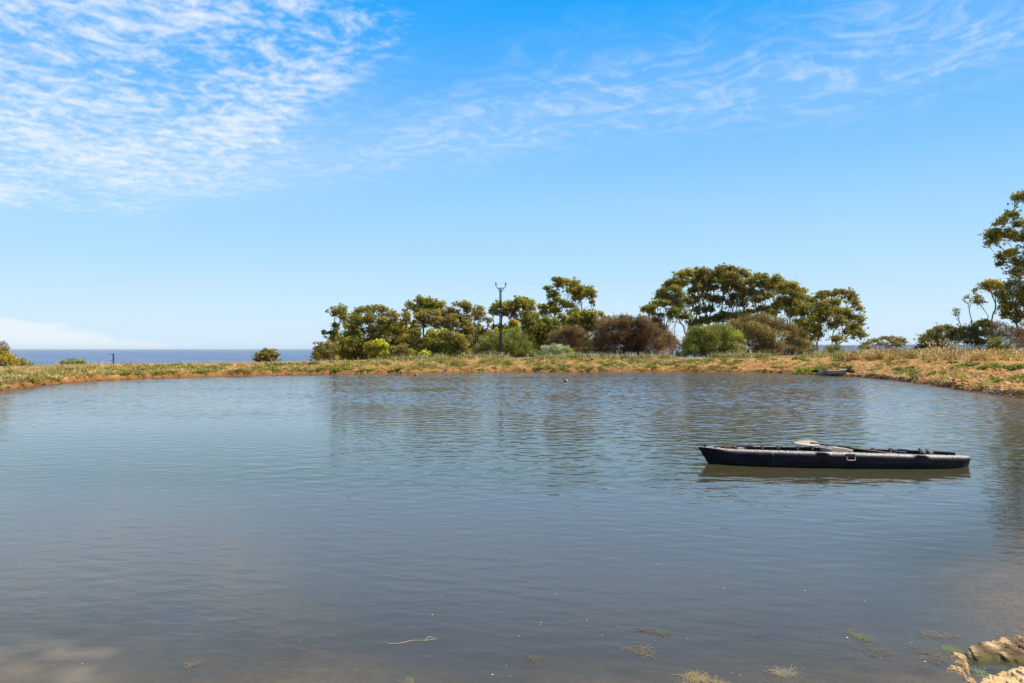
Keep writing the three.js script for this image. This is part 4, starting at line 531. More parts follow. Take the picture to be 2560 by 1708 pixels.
{
  const gy = height(pt.x, pt.z) - 0.2, H = pt.y - gy, pole = thing('power_pole', 'tall dark power pole with a forked top of two insulators between the trees', 'utility pole', [pt.x, gy, pt.z]);
  // two tapering steel sides with concrete between
  const flank = (s) => { const sh = new THREE.Shape(); sh.moveTo(0, 0); sh.lineTo(0.085, 0); sh.lineTo(0.05, H); sh.lineTo(0, H); const g = new THREE.ExtrudeGeometry(sh, { depth: 0.22, bevelEnabled: true, bevelSize: 0.006, bevelThickness: 0.006, bevelSegments: 1 }); g.translate(0, 0, -0.11); g.rotateZ(-0.006 * s * -1); if (s < 0) g.scale(-1, 1, 1); g.translate(s * 0.05, 0, 0); if (s < 0) { const i = g.index; if (i) { for (let k = 0; k < i.count; k += 3) { const a = i.getX(k); i.setX(k, i.getX(k + 1)); i.setX(k + 1, a); } } else { const p = g.attributes.position.array; for (let k = 0; k < p.length; k += 9) for (let c = 0; c < 3; c++) { const q = p[k + c]; p[k + c] = p[k + 3 + c]; p[k + 3 + c] = q; } } g.computeVertexNormals(); } return g; };
  part(pole, 'steel_side', flank(1), steel); part(pole, 'steel_side', flank(-1), steel);
  const core = new THREE.BoxGeometry(0.1, H - 0.1, 0.17); core.translate(0, H / 2 - 0.05, 0); part(pole, 'concrete_core', core, std(0.05, 0.035, 0.03, 0.9));
  for (let y = 1; y < H; y += 0.9) part(pole, 'bolt', bar([-0.13, y, 0.12], [0.13, y, 0.12], 0.016), dullMetal);
  const half = 12.2 * poleZ / FPX, k = poleZ / FPX;
  part(pole, 'crossarm', box(half * 1.15, 0.07, 0.08, 0, H, 0), dullMetal);
  for (const s of [-1, 1]) { part(pole, 'brace', bar([s * 0.06, H - 9 * k, 0], [s * half, H + 5 * k, 0], 0.035), dullMetal); part(pole, 'bracket', bar([s * half, H + 4 * k, 0], [s * half, H + 6.5 * k, 0], 0.045), dullMetal); const g = insulatorGeo.clone(); g.scale(1.15, 0.75, 1.15); g.translate(s * half, H + 5.5 * k, 0); part(pole, 'insulator', g, porcelain); wireEnds.push(V(pt.x + s * half, gy + H + 12.5 * k, pt.z)); }
}
const farTop = at(283.6, 884, 108), wireFar = [];
{
  const gy = height(farTop.x, farTop.z) - 0.2, H = farTop.y - gy, pole = thing('power_pole', 'top of a lower power pole with side insulators standing against the sea', 'utility pole', [farTop.x, gy, farTop.z]);
  const shaft = new THREE.CylinderGeometry(0.1, 0.15, H, 8); shaft.translate(0, H / 2, 0); part(pole, 'shaft', shaft, steel);
  for (const dy of [0.15, 1.05]) { part(pole, 'crossarm', bar([0, H - dy, 0], [-0.55, H - dy, 0], 0.03), dullMetal); const g = insulatorGeo.clone(); g.rotateZ(Math.PI / 2); g.scale(0.8, 0.8, 0.8); g.translate(-0.5, H - dy, 0.0); part(pole, 'insulator', g, porcelain); wireFar.push(V(farTop.x - 0.7, gy + H - dy, farTop.z)); }
}
wireEnds.forEach((a, i) => {
  const b = wireFar[i], pts = []; for (let k = 0; k <= 20; k++) { const t = k / 20, p = a.clone().lerp(b, t); p.y -= 1.3 * 4 * t * (1 - t); pts.push(p); }
  single('power_line', new THREE.TubeGeometry(new THREE.CatmullRomCurve3(pts), 60, 0.0018, 4), std(0.06, 0.06, 0.065, 0.7), i ? 'thin power line from the right insulator down towards the sea' : 'thin power line from the left insulator down towards the sea', 'wire');
  const away = [a.clone(), a.clone().add(V(14, 0.9, -9)), a.clone().add(V(30, 3.6, -18))];
  single('power_line', new THREE.TubeGeometry(new THREE.CatmullRomCurve3(away), 40, 0.0014, 4), std(0.06, 0.06, 0.065, 0.7), i ? 'thin power line from the right insulator climbing to the right' : 'thin power line from the left insulator climbing to the right', 'wire');
});
{
  const posts = [[2035, 864, 0.07], [2117, 882, 0.035], [2164, 884, 0.03], [2206, 880, 0.06], [2262, 884, 0.03]], pts = [], fence = thing('wire_fence', 'sparse post and wire fence in front of the sea right of the lone gum', 'fence', [0, 0, 0]);
  for (const [px, py, r] of posts) { const p = at(px, py, 61), gy = height(p.x, p.z) - 0.15, g = new THREE.CylinderGeometry(r * 0.9, r, p.y - gy + 0.1, 7); g.translate(p.x, (p.y + gy) / 2, p.z); part(fence, 'post', g, std(0.14, 0.12, 0.1, 0.9)); pts.push([p.x, gy, p.z]); }
  for (const hy of [0.4, 0.75, 1.0]) part(fence, 'wire', new THREE.TubeGeometry(new THREE.CatmullRomCurve3(pts.map(([x, y, z]) => V(x, y + hy, z + 0.07))), 30, 0.004, 4), dullMetal);
}

// ------------------------------------------------------------------ the black kayak
function loft(fn, n, m, color) {                      // fn(s, v) -> [x, y, z]
  const G = new Geo(); for (let i = 0; i <= n; i++) for (let j = 0; j <= m; j++) { const p = fn(i / n, j / m); G.v(p[0], p[1], p[2], 0, 1, 0, color ? color(i / n, j / m, p) : [1, 1, 1], i / n, j / m); }
  for (let i = 0; i < n; i++) for (let j = 0; j < m; j++) { const a = i * (m + 1) + j, b = a + m + 1; G.i.push(a, b, a + 1, b, b + 1, a + 1); }
  const g = G.build(!!color); g.computeVertexNormals(); return g;
}
const blackPlastic = std(0.012, 0.012, 0.014, 0.45), cream = std(0.60, 0.55, 0.45, 0.5);
function paddleGeo(L, bladeL, bladeW) {                // along x, middle at the origin; shaft and two dished blades
  const shaft = new THREE.CylinderGeometry(0.015, 0.015, L - bladeL * 1.3, 10); shaft.rotateZ(Math.PI / 2);
  const blade = (side, twist) => {
    const g = loft((s, v) => { const w = bladeW / 2 * Math.pow(Math.sin(Math.PI * Math.pow(clamp(s * 0.94 + 0.05, 0, 1), 0.8)), 0.62) * (1 - 0.15 * v), up = v < 0.5 ? 1 : -1, q = v < 0.5 ? v * 4 - 1 : 3 - v * 4, y = 0.02 * (q * q) - 0.05 * s * s + 0.006 * up * (1 - q * q) + (Math.abs(q) < 0.15 ? 0.006 * up * (1 - s) : 0); return [side * (L / 2 - bladeL + s * bladeL), y, q * w]; }, 22, 32);
    g.rotateX(twist); return g;
  };
  return { shaft, a: blade(-1, 0.85), b: blade(1, 0.85) };
}
{
  const L = 3.83, k = thing('kayak', 'long black two person kayak floating on the pond with a paddle across it', 'kayak', [4.93, 0, -10.42]);
  k.rotation.set(-0.07, -0.056, 0, 'YXZ');
  const beam = (s) => s < 0.5 ? 0.385 * Math.pow(Math.max(0, 1 - Math.pow(1 - 2 * s, 2.4)), 0.8) + 0.012 : 0.325 * Math.pow(Math.max(0, 1 - Math.pow(2 * s - 1, 4.4)), 0.62) + 0.07 * Math.sqrt(Math.max(0, 1 - Math.pow(s, 60))) + 0.002;
  const top = (s) => lerp(0.235, 0.165, s) + 0.010 * Math.sin(s * Math.PI) + 0.018 * sstep(0.12, 0, s) - 0.03 * Math.pow(s, 30);
  const keel = (s) => -0.11 + 0.09 * Math.pow(1 - s, 12) + 0.07 * Math.pow(s, 14);
  const bump = (s, a, b, e = 0.025) => sstep(a, a + e * 0.25, s) * (1 - sstep(b - e, b, s));
  const shoulder = (s) => 0.085 * 0.66 * (1 - 0.86 * Math.max(bump(s, 0.385, 0.445), bump(s, 0.755, 0.815))) * sstep(0, 0.1, s) * (1 - 0.5 * sstep(0.95, 1, s)) + 0.004;
  const X = (s, y) => -L / 2 + L * s - (y * 0.60) * Math.pow(1 - s, 10) - 0.2 * sstep(0.11, -0.04, y) * Math.pow(s, 14) + 0.05 * Math.pow(s, 14);
  const outer = (s, v) => {                            // v 0 near lip .. 0.5 keel .. 1 far lip
    const side = v < 0.5 ? 1 : -1, q = v < 0.5 ? v * 2 : (1 - v) * 2, b = beam(s), g = top(s), kk = keel(s), w = Math.min(shoulder(s), b * 0.6), sh = w * 0.95;
    let y, z; const T = [[0, b - w - 0.022, g - 0.006], [0.05, b - w - 0.006, g], [0.13, b - w * 0.8, g - sh * 0.04], [0.2, b - w * 0.34, g - sh * 0.42], [0.27, b - w * 0.06, g - sh * 0.9], [0.33, b, g - sh - 0.012], [0.5, b * 0.985, lerp(g - sh - 0.012, kk, 0.35)], [0.62, b * 0.96, lerp(g - sh, kk, 0.58)], [0.66, b * 0.935, lerp(g - sh, kk, 0.63)], [0.8, b * 0.8, lerp(g, kk, 0.88)], [0.92, b * 0.42, kk + 0.008], [1, 0, kk]];
    for (let i = 1; i < T.length; i++) if (q <= T[i][0] + 1e-9) { const t = (q - T[i - 1][0]) / (T[i][0] - T[i - 1][0]); z = lerp(T[i - 1][1], T[i][1], t); y = lerp(T[i - 1][2], T[i][2], t); break; }
    return [X(s, y), y, Math.max(0, z) * side];
  };
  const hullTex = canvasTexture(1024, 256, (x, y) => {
    const u = x / 1024, v = y / 256, q = v < 0.5 ? v * 2 : (1 - v) * 2, n = fbm(u * 14, v * 7, 4), n2 = fbm(u * 50 + 5, v * 30, 4), n3 = fbm(u * 120, v * 12 + 40, 3);
    let c = [0.012, 0.010, 0.017]; const m = (k, w) => { c = c.map((a, i) => lerp(a, k[i], clamp(w, 0, 1))); };
    m([0.035, 0.024, 0.04], sstep(-0.15, 0.35, n)); m([0.006, 0.005, 0.028], sstep(0.15, 0.3, fbm(u * 9 + 3, v * 5, 3)) * 0.8);
    m([0.055, 0.04, 0.028], sstep(0.5, 0.68, q) * 0.65 + 0.25 * n2); m([0.11, 0.085, 0.05], sstep(0.03, 0.0, Math.abs(q - 0.79 - 0.01 * n)) * 0.6);
    m([0.72, 0.62, 0.48], sstep(0.25, 0.16, q) * (0.5 + 0.5 * n3)); m([0.12, 0.1, 0.08], sstep(0.35, 0.6, n3) * 0.35);  // scuffed shoulder, with its sun glare painted into the colour
    if (Math.abs(u - 0.232) < 0.0012 && q > 0.1 && q < 0.72) m([0.3, 0.28, 0.26], 0.7 + n3);
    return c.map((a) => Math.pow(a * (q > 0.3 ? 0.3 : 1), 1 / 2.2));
  });
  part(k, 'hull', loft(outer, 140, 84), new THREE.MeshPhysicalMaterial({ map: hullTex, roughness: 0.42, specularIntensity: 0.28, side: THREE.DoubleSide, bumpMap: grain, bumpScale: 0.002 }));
  const well = (s) => 0.015 + 0.15 * (bump(s, 0.17, 0.47, 0.04) + bump(s, 0.53, 0.88, 0.04)) + 0.05 * bump(s, 0.02, 0.17, 0.03);
  const deck = part(k, 'deck', loft((s, v) => { const b = Math.max(0.003, beam(s) - Math.min(shoulder(s), beam(s) * 0.6) - 0.021), g = top(s) - 0.006, q = v * 2 - 1, d = well(s), a = Math.abs(q), y = g - d * sstep(1, 0.8, a); return [X(s, g), y, q * b]; }, 120, 40), new THREE.MeshStandardMaterial({ color: lin(0.03, 0.026, 0.024), roughness: 0.6, side: THREE.DoubleSide }));
  deck.userData.label = 'dark moulded cockpit deck';
  // dark gear rails along both edges of the cockpit
  const railPts = (s0, s1, side, up) => { const pts = []; for (let i = 0; i <= 10; i++) { const s = lerp(s0, s1, i / 10); const b = beam(s) - Math.min(shoulder(s), beam(s) * 0.6) - 0.03; pts.push(V(X(s, 0.25), top(s) + up, b * side)); } return pts; };
  for (const [s0, s1, side] of [[0.17, 0.31, -1], [0.315, 0.48, -1], [0.55, 0.74, -1], [0.745, 0.97, -1]]) part(k, 'rail', tube(railPts(s0, s1, side, 0.012), 0.022, 8), blackPlastic);
  for (const s of [0.235, 0.3, 0.38, 0.44, 0.6, 0.68, 0.75, 0.86]) { const b = beam(s) - shoulder(s) - 0.03; part(k, 'rail_clamp', box(0.03, 0.055, 0.05, X(s, 0.25), top(s) + 0.015, -b), std(0.16, 0.14, 0.12, 0.6)); }
  // pale moulded middle seat block with a dark top
  const seat = new THREE.Group(); seat.name = 'seat'; k.add(seat);
  const blockShape = new THREE.Shape(); blockShape.moveTo(-0.12, 0); blockShape.lineTo(0.2, 0); blockShape.lineTo(0.17, 0.06); blockShape.lineTo(0.06, 0.085); blockShape.lineTo(-0.09, 0.1); blockShape.lineTo(-0.13, 0.07);
  const blk = new THREE.ExtrudeGeometry(blockShape, { depth: 0.42, bevelEnabled: true, bevelSize: 0.015, bevelThickness: 0.015, bevelSegments: 2 }); blk.translate(X(0.505, 0.2), 0.16, -0.3); part(seat, 'seat_block', blk, std(0.42, 0.34, 0.25, 0.6));
  const pad = new THREE.BoxGeometry(0.15, 0.03, 0.34, 3, 1, 3); pad.rotateZ(-0.12); pad.translate(X(0.535, 0.2), 0.262, -0.1); part(seat, 'pad', pad, blackPlastic);
  // side handle: recess plate and a pale wire-like bail
  const hx = X(0.515, 0.2), hz = beam(0.515);
  part(k, 'handle_recess', box(0.13, 0.05, 0.02, hx, 0.165, hz - 0.012), blackPlastic);
  const hd = part(k, 'carry_handle', tube([[hx - 0.058, 0.15, hz + 0.006], [hx - 0.058, 0.107, hz + 0.012], [hx - 0.03, 0.1, hz + 0.013], [hx + 0.03, 0.1, hz + 0.013], [hx + 0.058, 0.107, hz + 0.012], [hx + 0.058, 0.15, hz + 0.006]], 0.0065, 6), std(0.42, 0.34, 0.26, 0.6)); hd.userData.label = 'pale side carry handle';
  part(k, 'bow_toggle', mergeGeometries([bar([X(0.02, 0.24), 0.245, -0.02], [X(0.02, 0.24), 0.285, -0.02], 0.014), bar([X(0.02, 0.24) - 0.03, 0.28, -0.02], [X(0.02, 0.24) + 0.035, 0.27, -0.02], 0.012)]), blackPlastic);
  for (const [a, b] of [[0.05, 0.085], [0.085, 0.12], [0.12, 0.155]]) part(k, 'bungee_cord', tube([[X(a, 0.27), 0.236, -beam(a) * 0.5], [X((a + b) / 2, 0.27), 0.262, 0], [X(b, 0.27), 0.236, beam(b) * 0.5]], 0.008, 6), blackPlastic);
  part(k, 'deck_bag', (() => { const g = new THREE.SphereGeometry(1, 14, 10); g.scale(0.13, 0.03, 0.06); g.translate(X(0.1, 0.27), 0.243, -0.02); return g; })(), std(0.075, 0.05, 0.035, 0.9));
  part(k, 'cleat', mergeGeometries([bar([X(0.155, 0.27), 0.23, 0], [X(0.165, 0.27), 0.27, 0], 0.014), bar([X(0.145, 0.27), 0.265, 0], [X(0.185, 0.27), 0.272, 0], 0.011)]), blackPlastic);
  const rest = std(0.5, 0.46, 0.38, 0.5);
  for (const [x, w] of [[0.846, -0.1], [0.862, -0.02]]) { const g = new THREE.BoxGeometry(0.035, 0.11, 0.06, 1, 3, 1); g.rotateZ(0.75); g.translate(X(x, 0.2), 0.222, w); part(k, 'foot_peg', g, rest); }
  part(k, 'hatch', (() => { const g = new THREE.CylinderGeometry(0.085, 0.09, 0.02, 20); g.translate(X(0.75, 0.2), 0.195, 0); return g; })(), blackPlastic);
  const rud = new THREE.Shape(); rud.moveTo(-0.02, 0.02); rud.lineTo(0.17, 0.055); rud.lineTo(0.12, -0.09); rud.lineTo(-0.04, -0.09);
  const rg = new THREE.ExtrudeGeometry(rud, { depth: 0.03, bevelEnabled: true, bevelSize: 0.004, bevelThickness: 0.004, bevelSegments: 1 }); rg.translate(L / 2 - 0.12, 0.02, -0.015); part(k, 'rudder', rg, blackPlastic);
  // the paddle lies across the seat block
  const a = at(1983, 1101, 10.62), b = at(2225, 1133, 10.35), dirp = b.clone().sub(a).normalize(), Lp = 2.25;
  const pg = paddleGeo(Lp, 0.38, 0.14), pd = thing('paddle', 'black shafted paddle with a cream blade lying across the black kayak', 'paddle');
  pd.quaternion.setFromUnitVectors(V(1, 0, 0), dirp); pd.position.copy(a).addScaledVector(dirp, Lp / 2);
  part(pd, 'shaft', pg.shaft, blackPlastic); part(pd, 'blade', pg.a, new THREE.MeshStandardMaterial({ color: lin(0.46, 0.40, 0.28), roughness: 0.6, side: THREE.DoubleSide })).userData.label = 'cream blade raised above the deck'; part(pd, 'blade', pg.b, new THREE.MeshStandardMaterial({ color: lin(0.46, 0.40, 0.28), roughness: 0.6, side: THREE.DoubleSide }));
}
// ------------------------------------------------------------------ the beached kayak
{
  const c = at(2076, 938, 45.7), k = thing('kayak', 'small camouflage tan kayak beached at the foot of the far right bank', 'kayak', [c.x, 0.1, c.z]);
  k.rotation.set(0.1, -1.02, 0.05, 'YXZ'); k.scale.setScalar(0.82);
  const L = 2.7, beam = (s) => 0.37 * Math.pow(Math.max(0, 1 - Math.pow(Math.abs(2 * s - 0.86) / (s > 0.43 ? 1.14 : 0.86), 2.6)), 0.75) + 0.01, top = (s) => 0.27 + 0.09 * sstep(0.6, 1, s), keel = (s) => -0.02 + 0.2 * Math.pow(s, 9) + 0.12 * Math.pow(1 - s, 8);
  const sect = (s, v) => { const a = (v - 0.5) * Math.PI, b = beam(s); return [-L / 2 + L * s + 0.15 * Math.pow(s, 12), keel(s) + (top(s) - keel(s)) * Math.pow(Math.abs(Math.sin(a)), 1.6), Math.sign(Math.sin(a)) * b * Math.pow(Math.abs(Math.sin(a)), 0.45)]; };
  part(k, 'hull', loft(sect, 60, 36, (s, v) => { const w = s + 0.12 * noise2(s * 7, v * 6 + 3); return w < 0.1 ? [0.30, 0.29, 0.30] : w < 0.28 ? [0.56, 0.45, 0.27] : w < 0.36 ? [0.36, 0.35, 0.36] : w < 0.47 ? [0.22, 0.23, 0.28] : [0.55, 0.43, 0.24]; }), new THREE.MeshStandardMaterial({ vertexColors: true, roughness: 0.55, side: THREE.DoubleSide }));
  part(k, 'deck', loft((s, v) => { const q = v * 2 - 1, d = 0.12 * sstep(0.25, 0.32, s) * (1 - sstep(0.62, 0.7, s)) - 0.04 * (1 - q * q) * sstep(0.68, 0.8, s); return [-L / 2 + L * s + 0.15 * Math.pow(s, 12), top(s) - 0.004 - d * sstep(1, 0.7, Math.abs(q)), q * beam(s) * 0.985]; }, 50, 20), std(0.5, 0.47, 0.4, 0.5, { side: THREE.DoubleSide }));
  part(k, 'seat', (() => { const g = new THREE.BoxGeometry(0.06, 0.3, 0.42, 1, 3, 3); g.rotateZ(0.35); g.translate(-0.5, 0.33, 0); return g; })(), blackPlastic);
  part(k, 'hatch', (() => { const g = new THREE.CylinderGeometry(0.11, 0.11, 0.025, 18); g.translate(0.62, 0.345, 0); return g; })(), blackPlastic);
  part(k, 'strap', tube([[0.05, 0.26, -0.37], [0.05, 0.33, 0], [0.05, 0.26, 0.38], [0.05, 0.15, 0.385]], 0.014, 6), blackPlastic);
  const a = at(2026, 928, 44.6), b = at(2136, 929, 43.3), d = b.clone().sub(a), L2 = d.length(), pg = paddleGeo(L2, 0.5, 0.24), pd = thing('paddle', 'paddle with two black blades lying along the beached kayak', 'paddle', a.clone().lerp(b, 0.5).toArray());
  pd.quaternion.setFromUnitVectors(V(1, 0, 0), d.normalize()); const bm = new THREE.MeshPhysicalMaterial({ color: lin(0.008, 0.008, 0.008), roughness: 0.9, specularIntensity: 0.2, side: THREE.DoubleSide });
  part(pd, 'shaft', pg.shaft, bm); part(pd, 'blade', pg.a, bm); part(pd, 'blade', pg.b, bm);
}
// ------------------------------------------------------------------ ducks
for (const [px, py, s, ry, l] of [[1414, 954, 0.62, 0.3, 'dark duck with a pale tail swimming in the middle of the far water'], [1040, 939, 0.55, -0.3, 'small duck swimming near the far bank left of the middle']]) {
  const z = EYE * FPX / (py - HY), p = at(px, py, z), d = thing('duck', l, 'duck', [p.x, 0, p.z]); d.rotation.y = ry; d.scale.setScalar(s);
  const body = new THREE.SphereGeometry(1, 18, 12), bp = body.attributes.position; for (let i = 0; i < bp.count; i++) { const x = bp.getX(i), y = bp.getY(i), z2 = bp.getZ(i), tail = sstep(0.3, 1, x); bp.setXYZ(i, x * 0.2, y * 0.085 * (1 - 0.5 * tail) + 0.05 + tail * 0.06, z2 * 0.1 * (1 - 0.4 * tail)); } body.computeVertexNormals();
  const neck = tube([[-0.13, 0.07, 0], [-0.17, 0.14, 0], [-0.175, 0.2, 0], [-0.19, 0.225, 0]], 0.032, 8), head = new THREE.SphereGeometry(0.048, 12, 9); head.scale(1.15, 1, 0.9); head.translate(-0.2, 0.23, 0);
  part(d, 'body', mergeGeometries([body, neck.toNonIndexed ? neck : neck, head]), std(0.03, 0.022, 0.018, 0.8));
  const fl = new THREE.SphereGeometry(1, 12, 8); fl.scale(0.1, 0.062, 0.092); fl.translate(0.13, 0.085, 0); part(d, 'tail', fl, std(0.6, 0.57, 0.52, 0.8));
  const bill = new THREE.ConeGeometry(0.018, 0.06, 8); bill.rotateZ(Math.PI / 2); bill.scale(1, 0.6, 1.3); bill.translate(-0.27, 0.222, 0); part(d, 'bill', bill, std(0.16, 0.14, 0.1, 0.6));
}

// ------------------------------------------------------------------ rocks, weed and litter in the near corner
const rockMat = new THREE.MeshStandardMaterial({ vertexColors: true, roughness: 0.95, bumpMap: grain, bumpScale: 0.012 });
function rock(label, pos, rx, ry, rz, rot, seed, moss, cut) {
  const g = new THREE.IcosahedronGeometry(1, 64), p = g.attributes.position, c = new Float32Array(p.count * 3), o = seed * 7.3;
  for (let i = 0; i < p.count; i++) {
    let x = p.getX(i), y = p.getY(i), z = p.getZ(i);
    const k = 1 + 0.34 * fbm(x * 0.9 + o, y * 0.9 + z * 1.1 + o, 3);
    x *= k; y *= k; z *= k; if (y > cut) y = cut + (y - cut) * 0.3;
    let X = x * rx, Y = y * ry, Z = z * rz;
    const big = fbm(X * 9 + o + Y * 5, Z * 9 - Y * 6, 3), mid = fbm(X * 26 + o, Z * 26 + Y * 22, 4, 0.6), hole = sstep(0.16, 0.36, noise2(X * 20 + o + 9, Z * 20 + Y * 16)), ridge = 0.25 - Math.abs(noise2(X * 13 + Y * 9 + o, Z * 13 + 3));
    const push = 0.02 * big + 0.014 * mid - 0.014 * hole + 0.012 * ridge, L = Math.hypot(x, y, z) || 1;
    X += x / L * push; Y += y / L * push; Z += z / L * push;
    const h = Y + pos[1], n = fbm(X * 12 + o, Z * 12, 4), n2 = fbm(X * 60, Z * 60 + Y * 50 + o, 3), col = [0.50, 0.33, 0.13], m = (t, w) => { for (let a = 0; a < 3; a++) col[a] = lerp(col[a], t[a], clamp(w, 0, 1)); };
    m([0.60, 0.45, 0.23], 0.4 + n * 1.2); m([0.42, 0.19, 0.06], sstep(0.05, 0.4, n2 + n * 0.5) * 0.6); m([0.20, 0.13, 0.06], sstep(0.3, 1, hole) * 0.6);
    if (moss) { m([0.055, 0.028, 0.018], sstep(0.085, 0.03, h + 0.06 * n) * 0.85); m([0.085, 0.09, 0.012], sstep(0.035, 0.0, h + 0.03 * n2) * 0.9); } else m([0.2, 0.13, 0.06], sstep(0.03, 0, h) * 0.8);  // dark brown low down, olive green at the waterline
    p.setXYZ(i, X, Y, Z); c.set(col, i * 3);
  }
  g.setAttribute('color', new THREE.BufferAttribute(c, 3));
  const m = single('rock', mergeV(g), rockMat, label, 'rock'); m.position.set(...pos); m.rotation.y = rot; return m;
}
function mergeV(g) { const p = g.attributes.position, acc = new Map(); g.computeVertexNormals(); const n = g.attributes.normal, key = (i) => `${Math.round(p.getX(i) * 5e3)},${Math.round(p.getY(i) * 5e3)},${Math.round(p.getZ(i) * 5e3)}`; for (let i = 0; i < p.count; i++) { const k = key(i), a = acc.get(k) ?? [0, 0, 0]; a[0] += n.getX(i); a[1] += n.getY(i); a[2] += n.getZ(i); acc.set(k, a); } for (let i = 0; i < p.count; i++) { const a = acc.get(key(i)), l = Math.hypot(...a) || 1; n.setXYZ(i, a[0] / l, a[1] / l, a[2] / l); } return g; }
rock('pitted tan rock with a dark tip reaching into the water at the right edge', [3.22, -0.02, -4.0], 0.56, 0.115, 0.16, 0.1, 3, true, 0.5);
rock('pale tan boulder at the bottom right corner', [2.83, 0.0, -3.42], 0.46, 0.16, 0.2, -0.06, 8, false, 0.5);
rock('dark mossy rock between the pitted rock and the pale boulder at the right edge', [3.22, -0.06, -3.72], 0.28, 0.16, 0.2, 0.3, 13, true, 0.6);
const weedMat = (c) => new THREE.MeshStandardMaterial({ color: lin(...c), vertexColors: true, roughness: 0.7, transparent: true, opacity: 0.5, side: THREE.DoubleSide });
function weedMatGeo(n, lx, lz, seed, rag = 0.6) {       // floating tangle of fine strands lying on the water
  const G = new Geo(), r = rng(seed);
  for (let k = 0; k < n * 2.2; k++) {
    const a = r() * 6.283, q = Math.sqrt(r()) * 1.25; let x = Math.cos(a) * q * lx, z = Math.sin(a) * q * lz;
    if (fbm(x * 16 + seed, z * 30, 4, 0.6) + 0.3 - q * 0.62 < 0.05 * r()) continue;
    let dir = r() * 6.283; const steps = 4, st = 0.006 + 0.014 * r(), w = 0.0008 + 0.0012 * r(), t = 0.5 + 0.8 * r(); let pa = -1, pb = -1;
    for (let i = 0; i <= steps; i++) { const nx = -Math.sin(dir), nz = Math.cos(dir), y = 0.001 + 0.002 * r(), A = G.v(x + nx * w, y, z + nz * w, 0, 1, 0, [t, t, t]), B = G.v(x - nx * w, y, z - nz * w, 0, 1, 0, [t, t, t]); if (pa >= 0) G.i.push(pa, A, pb, pb, A, B); pa = A; pb = B; x += Math.cos(dir) * st; z += Math.sin(dir) * st; dir += (r() - 0.5) * 2; }
  }
  return G.build();
}
const onWater = (px, py) => { const z = EYE * FPX / (py - HY); return at(px, py, z); };
for (const [px, py, lx, lz, n, c, l, y] of [
  [1606, 1624, 0.085, 0.06, 320, [0.36, 0.27, 0.13], 'tan strip of floating weed left of the bottom middle', 0.003],
  [1736, 1690, 0.07, 0.07, 330, [0.46, 0.33, 0.13], 'ragged straw coloured weed mat at the bottom edge', 0.003],
  [1786, 1698, 0.035, 0.035, 120, [0.42, 0.3, 0.13], 'small straw coloured weed mat right of the ragged one', 0.003],
  [1958, 1680, 0.085, 0.05, 300, [0.36, 0.29, 0.18], 'speckled floating weed patch at the bottom right of the middle', 0.003],
  [1658, 1582, 0.06, 0.03, 140, [0.22, 0.22, 0.11], 'faint greenish weed streak on the water', 0.003],
  [1604, 1574, 0.025, 0.02, 70, [0.3, 0.2, 0.12], 'small brown scrap of weed beside the greenish streak', 0.003],
  [2148, 1592, 0.06, 0.09, 300, [0.26, 0.29, 0.08], 'yellow green pondweed patch left of the rocks', 0.003],
  [2184, 1626, 0.075, 0.05, 260, [0.22, 0.2, 0.12], 'brownish pondweed patch just below the yellow green one', 0.003],
  [2324, 1584, 0.13, 0.05, 340, [0.3, 0.26, 0.16], 'pale drifting weed in front of the dark rock tip', 0.003],
  [2320, 1636, 0.12, 0.09, 420, [0.26, 0.21, 0.15], 'brown weed mat left of the drooping dry grass', 0.003],
  [2376, 1624, 0.035, 0.05, 160, [0.3, 0.33, 0.1], 'light green weed tuft above the drooping dry grass', 0.003],
  [2450, 1680, 0.045, 0.05, 170, [0.27, 0.33, 0.14], 'light green weed sprig in the dark water before the boulder', 0.003],
  [2500, 1632, 0.2, 0.06, 700, [0.2, 0.2, 0.025], 'bright green algae fringe along the foot of the pitted rock', 0.004],
  [1334, 1648, 0.022, 0.05, 90, [0.24, 0.2, 0.1], 'small tan weed tuft trailing a dark strand', 0.003],
  [1026, 1702, 0.03, 0.03, 90, [0.26, 0.22, 0.1], 'small weed tuft at the bottom edge left of the middle', 0.003],
  [476, 1660, 0.03, 0.02, 80, [0.34, 0.29, 0.16], 'lone tan weed scrap at the lower left', 0.003]]) {
  const p = onWater(px, py), m = single('pondweed', weedMatGeo(n, lx, lz, Math.round(px)), weedMat(c.map((q) => q * (py < 1676 ? 0.55 : 0.72))), l, 'pondweed'); m.position.set(p.x, y, p.z); m.rotation.y = 0.2 * Math.sin(px);
}
{
  const a = onWater(971, 1607), b = onWater(1094, 1594), pts = [0, 0.25, 0.5, 0.75, 1].map((t, i) => { const p = a.clone().lerp(b, t); p.y = 0.003; p.z += 0.012 * Math.sin(i * 2.3); return p; });
  single('floating_twig', mergeGeometries([tube(pts, 0.0019, 5), tube([pts[3], pts[3].clone().add(V(0.02, 0.012, -0.02)), pts[3].clone().add(V(0.05, 0.004, -0.03))], 0.0017, 5)]), std(0.36, 0.31, 0.2, 0.8), 'thin pale twig floating at the bottom left of the middle', 'twig');
  // specks of litter
  const r = rng(909), list = []; for (let k = 0; k < 170; k++) { const px = 40 + r() * 2350, py = 1400 + Math.pow(r(), 0.6) * 300, p = onWater(px, py); if (r() < sstep(600, 1900, px) * 0.8 + 0.12) list.push({ x: p.x, y: 0.003, z: p.z, ry: r() * 6.28, s: 0.0018 + 0.005 * r() * r() * r(), w: 1.2, h: 0.3, c: r() < 0.6 ? [0.6, 0.52, 0.4] : [0.1, 0.07, 0.04] }); }
  scatter('floating_litter', new THREE.IcosahedronGeometry(1, 1), std(1, 1, 1, 0.8), list, 'pale and dark specks of plant litter on the near water', null);
}
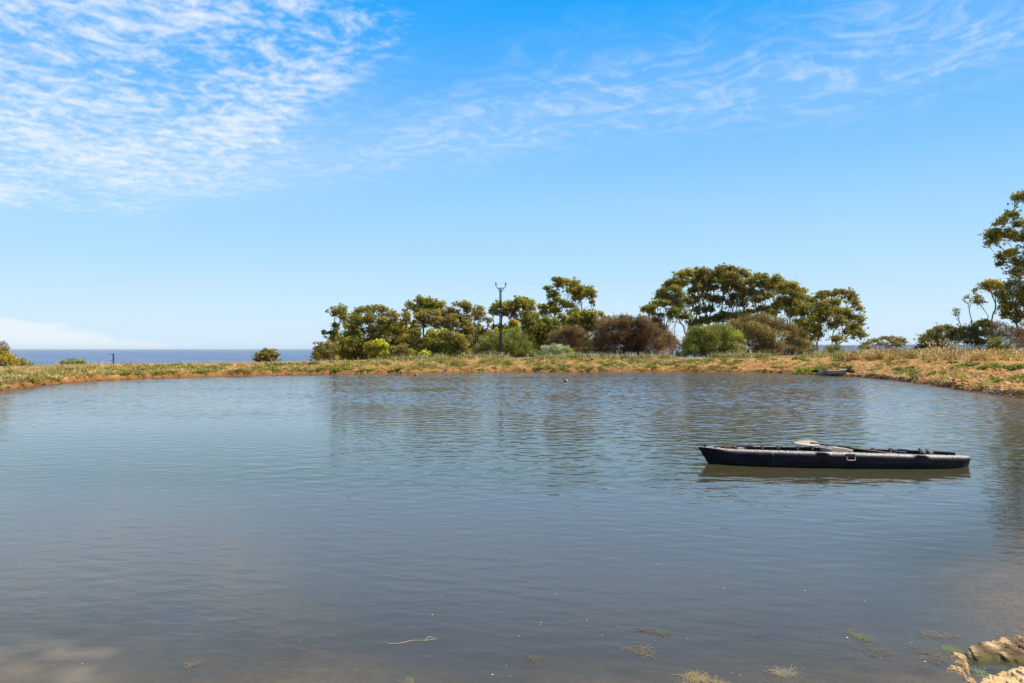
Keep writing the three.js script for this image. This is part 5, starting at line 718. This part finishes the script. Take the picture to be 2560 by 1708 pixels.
// drooping dry grass in front of the rocks, and a few blades at the bottom edge
function seedGrass(label, base, stems, c) {
  const g = thing('dry_grass_tuft', label, 'grass', base), r = rng(Math.round(base[0] * 1000));
  const G = new Geo();
  for (const [tx, ty, tz, head] of stems) {
    const a = V(0, 0, 0), b = V(tx, ty, tz), m = V(tx * 0.35, ty * 1.25 + 0.03, tz * 0.35), cur = new THREE.QuadraticBezierCurve3(a, m, b), N = 14;
    for (let i = 0; i < N; i++) frustum(G, cur.getPoint(i / N), cur.getPoint((i + 1) / N), 0.0026 * (1 - 0.6 * i / N), 0.0026 * (1 - 0.6 * (i + 1) / N), 4, [c[0], c[1], c[2]]);
    if (head) for (let k = 0; k < 260; k++) { const t = 0.52 + 0.48 * r(), p = cur.getPoint(t), d = cur.getTangent(t), w = 0.014 * Math.sin((t - 0.48) / 0.54 * Math.PI); p.add(V((r() - 0.5) * 2 * w, (r() - 0.5) * 2 * w, (r() - 0.5) * 2 * w)); const dd = d.clone().add(V((r() - 0.5) * 0.8, (r() - 0.5) * 0.8, (r() - 0.5) * 0.8)).normalize(), s = V(r() - 0.5, r() - 0.5, r() - 0.5).cross(dd).normalize(), t2 = 0.8 + 0.5 * r(), nn = dd.clone().cross(s); if (nn.y < 0) { nn.negate(); s.negate(); } leaf(G, p, dd, s, 0.03, 0.004, nn, c.map((q) => q * t2 * 1.15)); }
  }
  const m = part(g, 'stems', G.build(), grassMat); m.name = 'stem'; return g;
}
seedGrass('drooping pale dry grass with seed heads in front of the rocks at the bottom right', [2.23, -0.01, -3.3], [[-0.06, 0.24, -0.08, true], [-0.1, 0.19, -0.05, true], [-0.03, 0.2, -0.1, true], [-0.14, 0.11, -0.03, true], [-0.02, 0.14, -0.02, true], [0.02, 0.12, 0.03, false], [-0.12, 0.06, 0.02, true]], [0.72, 0.55, 0.30]);
seedGrass('pale green grass tips poking in at the bottom edge right of the middle', [0.72, -0.02, -3.25], [[0.0, 0.13, -0.06, false], [0.02, 0.14, -0.05, false], [-0.015, 0.12, -0.04, false], [0.03, 0.13, -0.07, false]], [0.3, 0.32, 0.16]);
renderer.render(scene, camera);
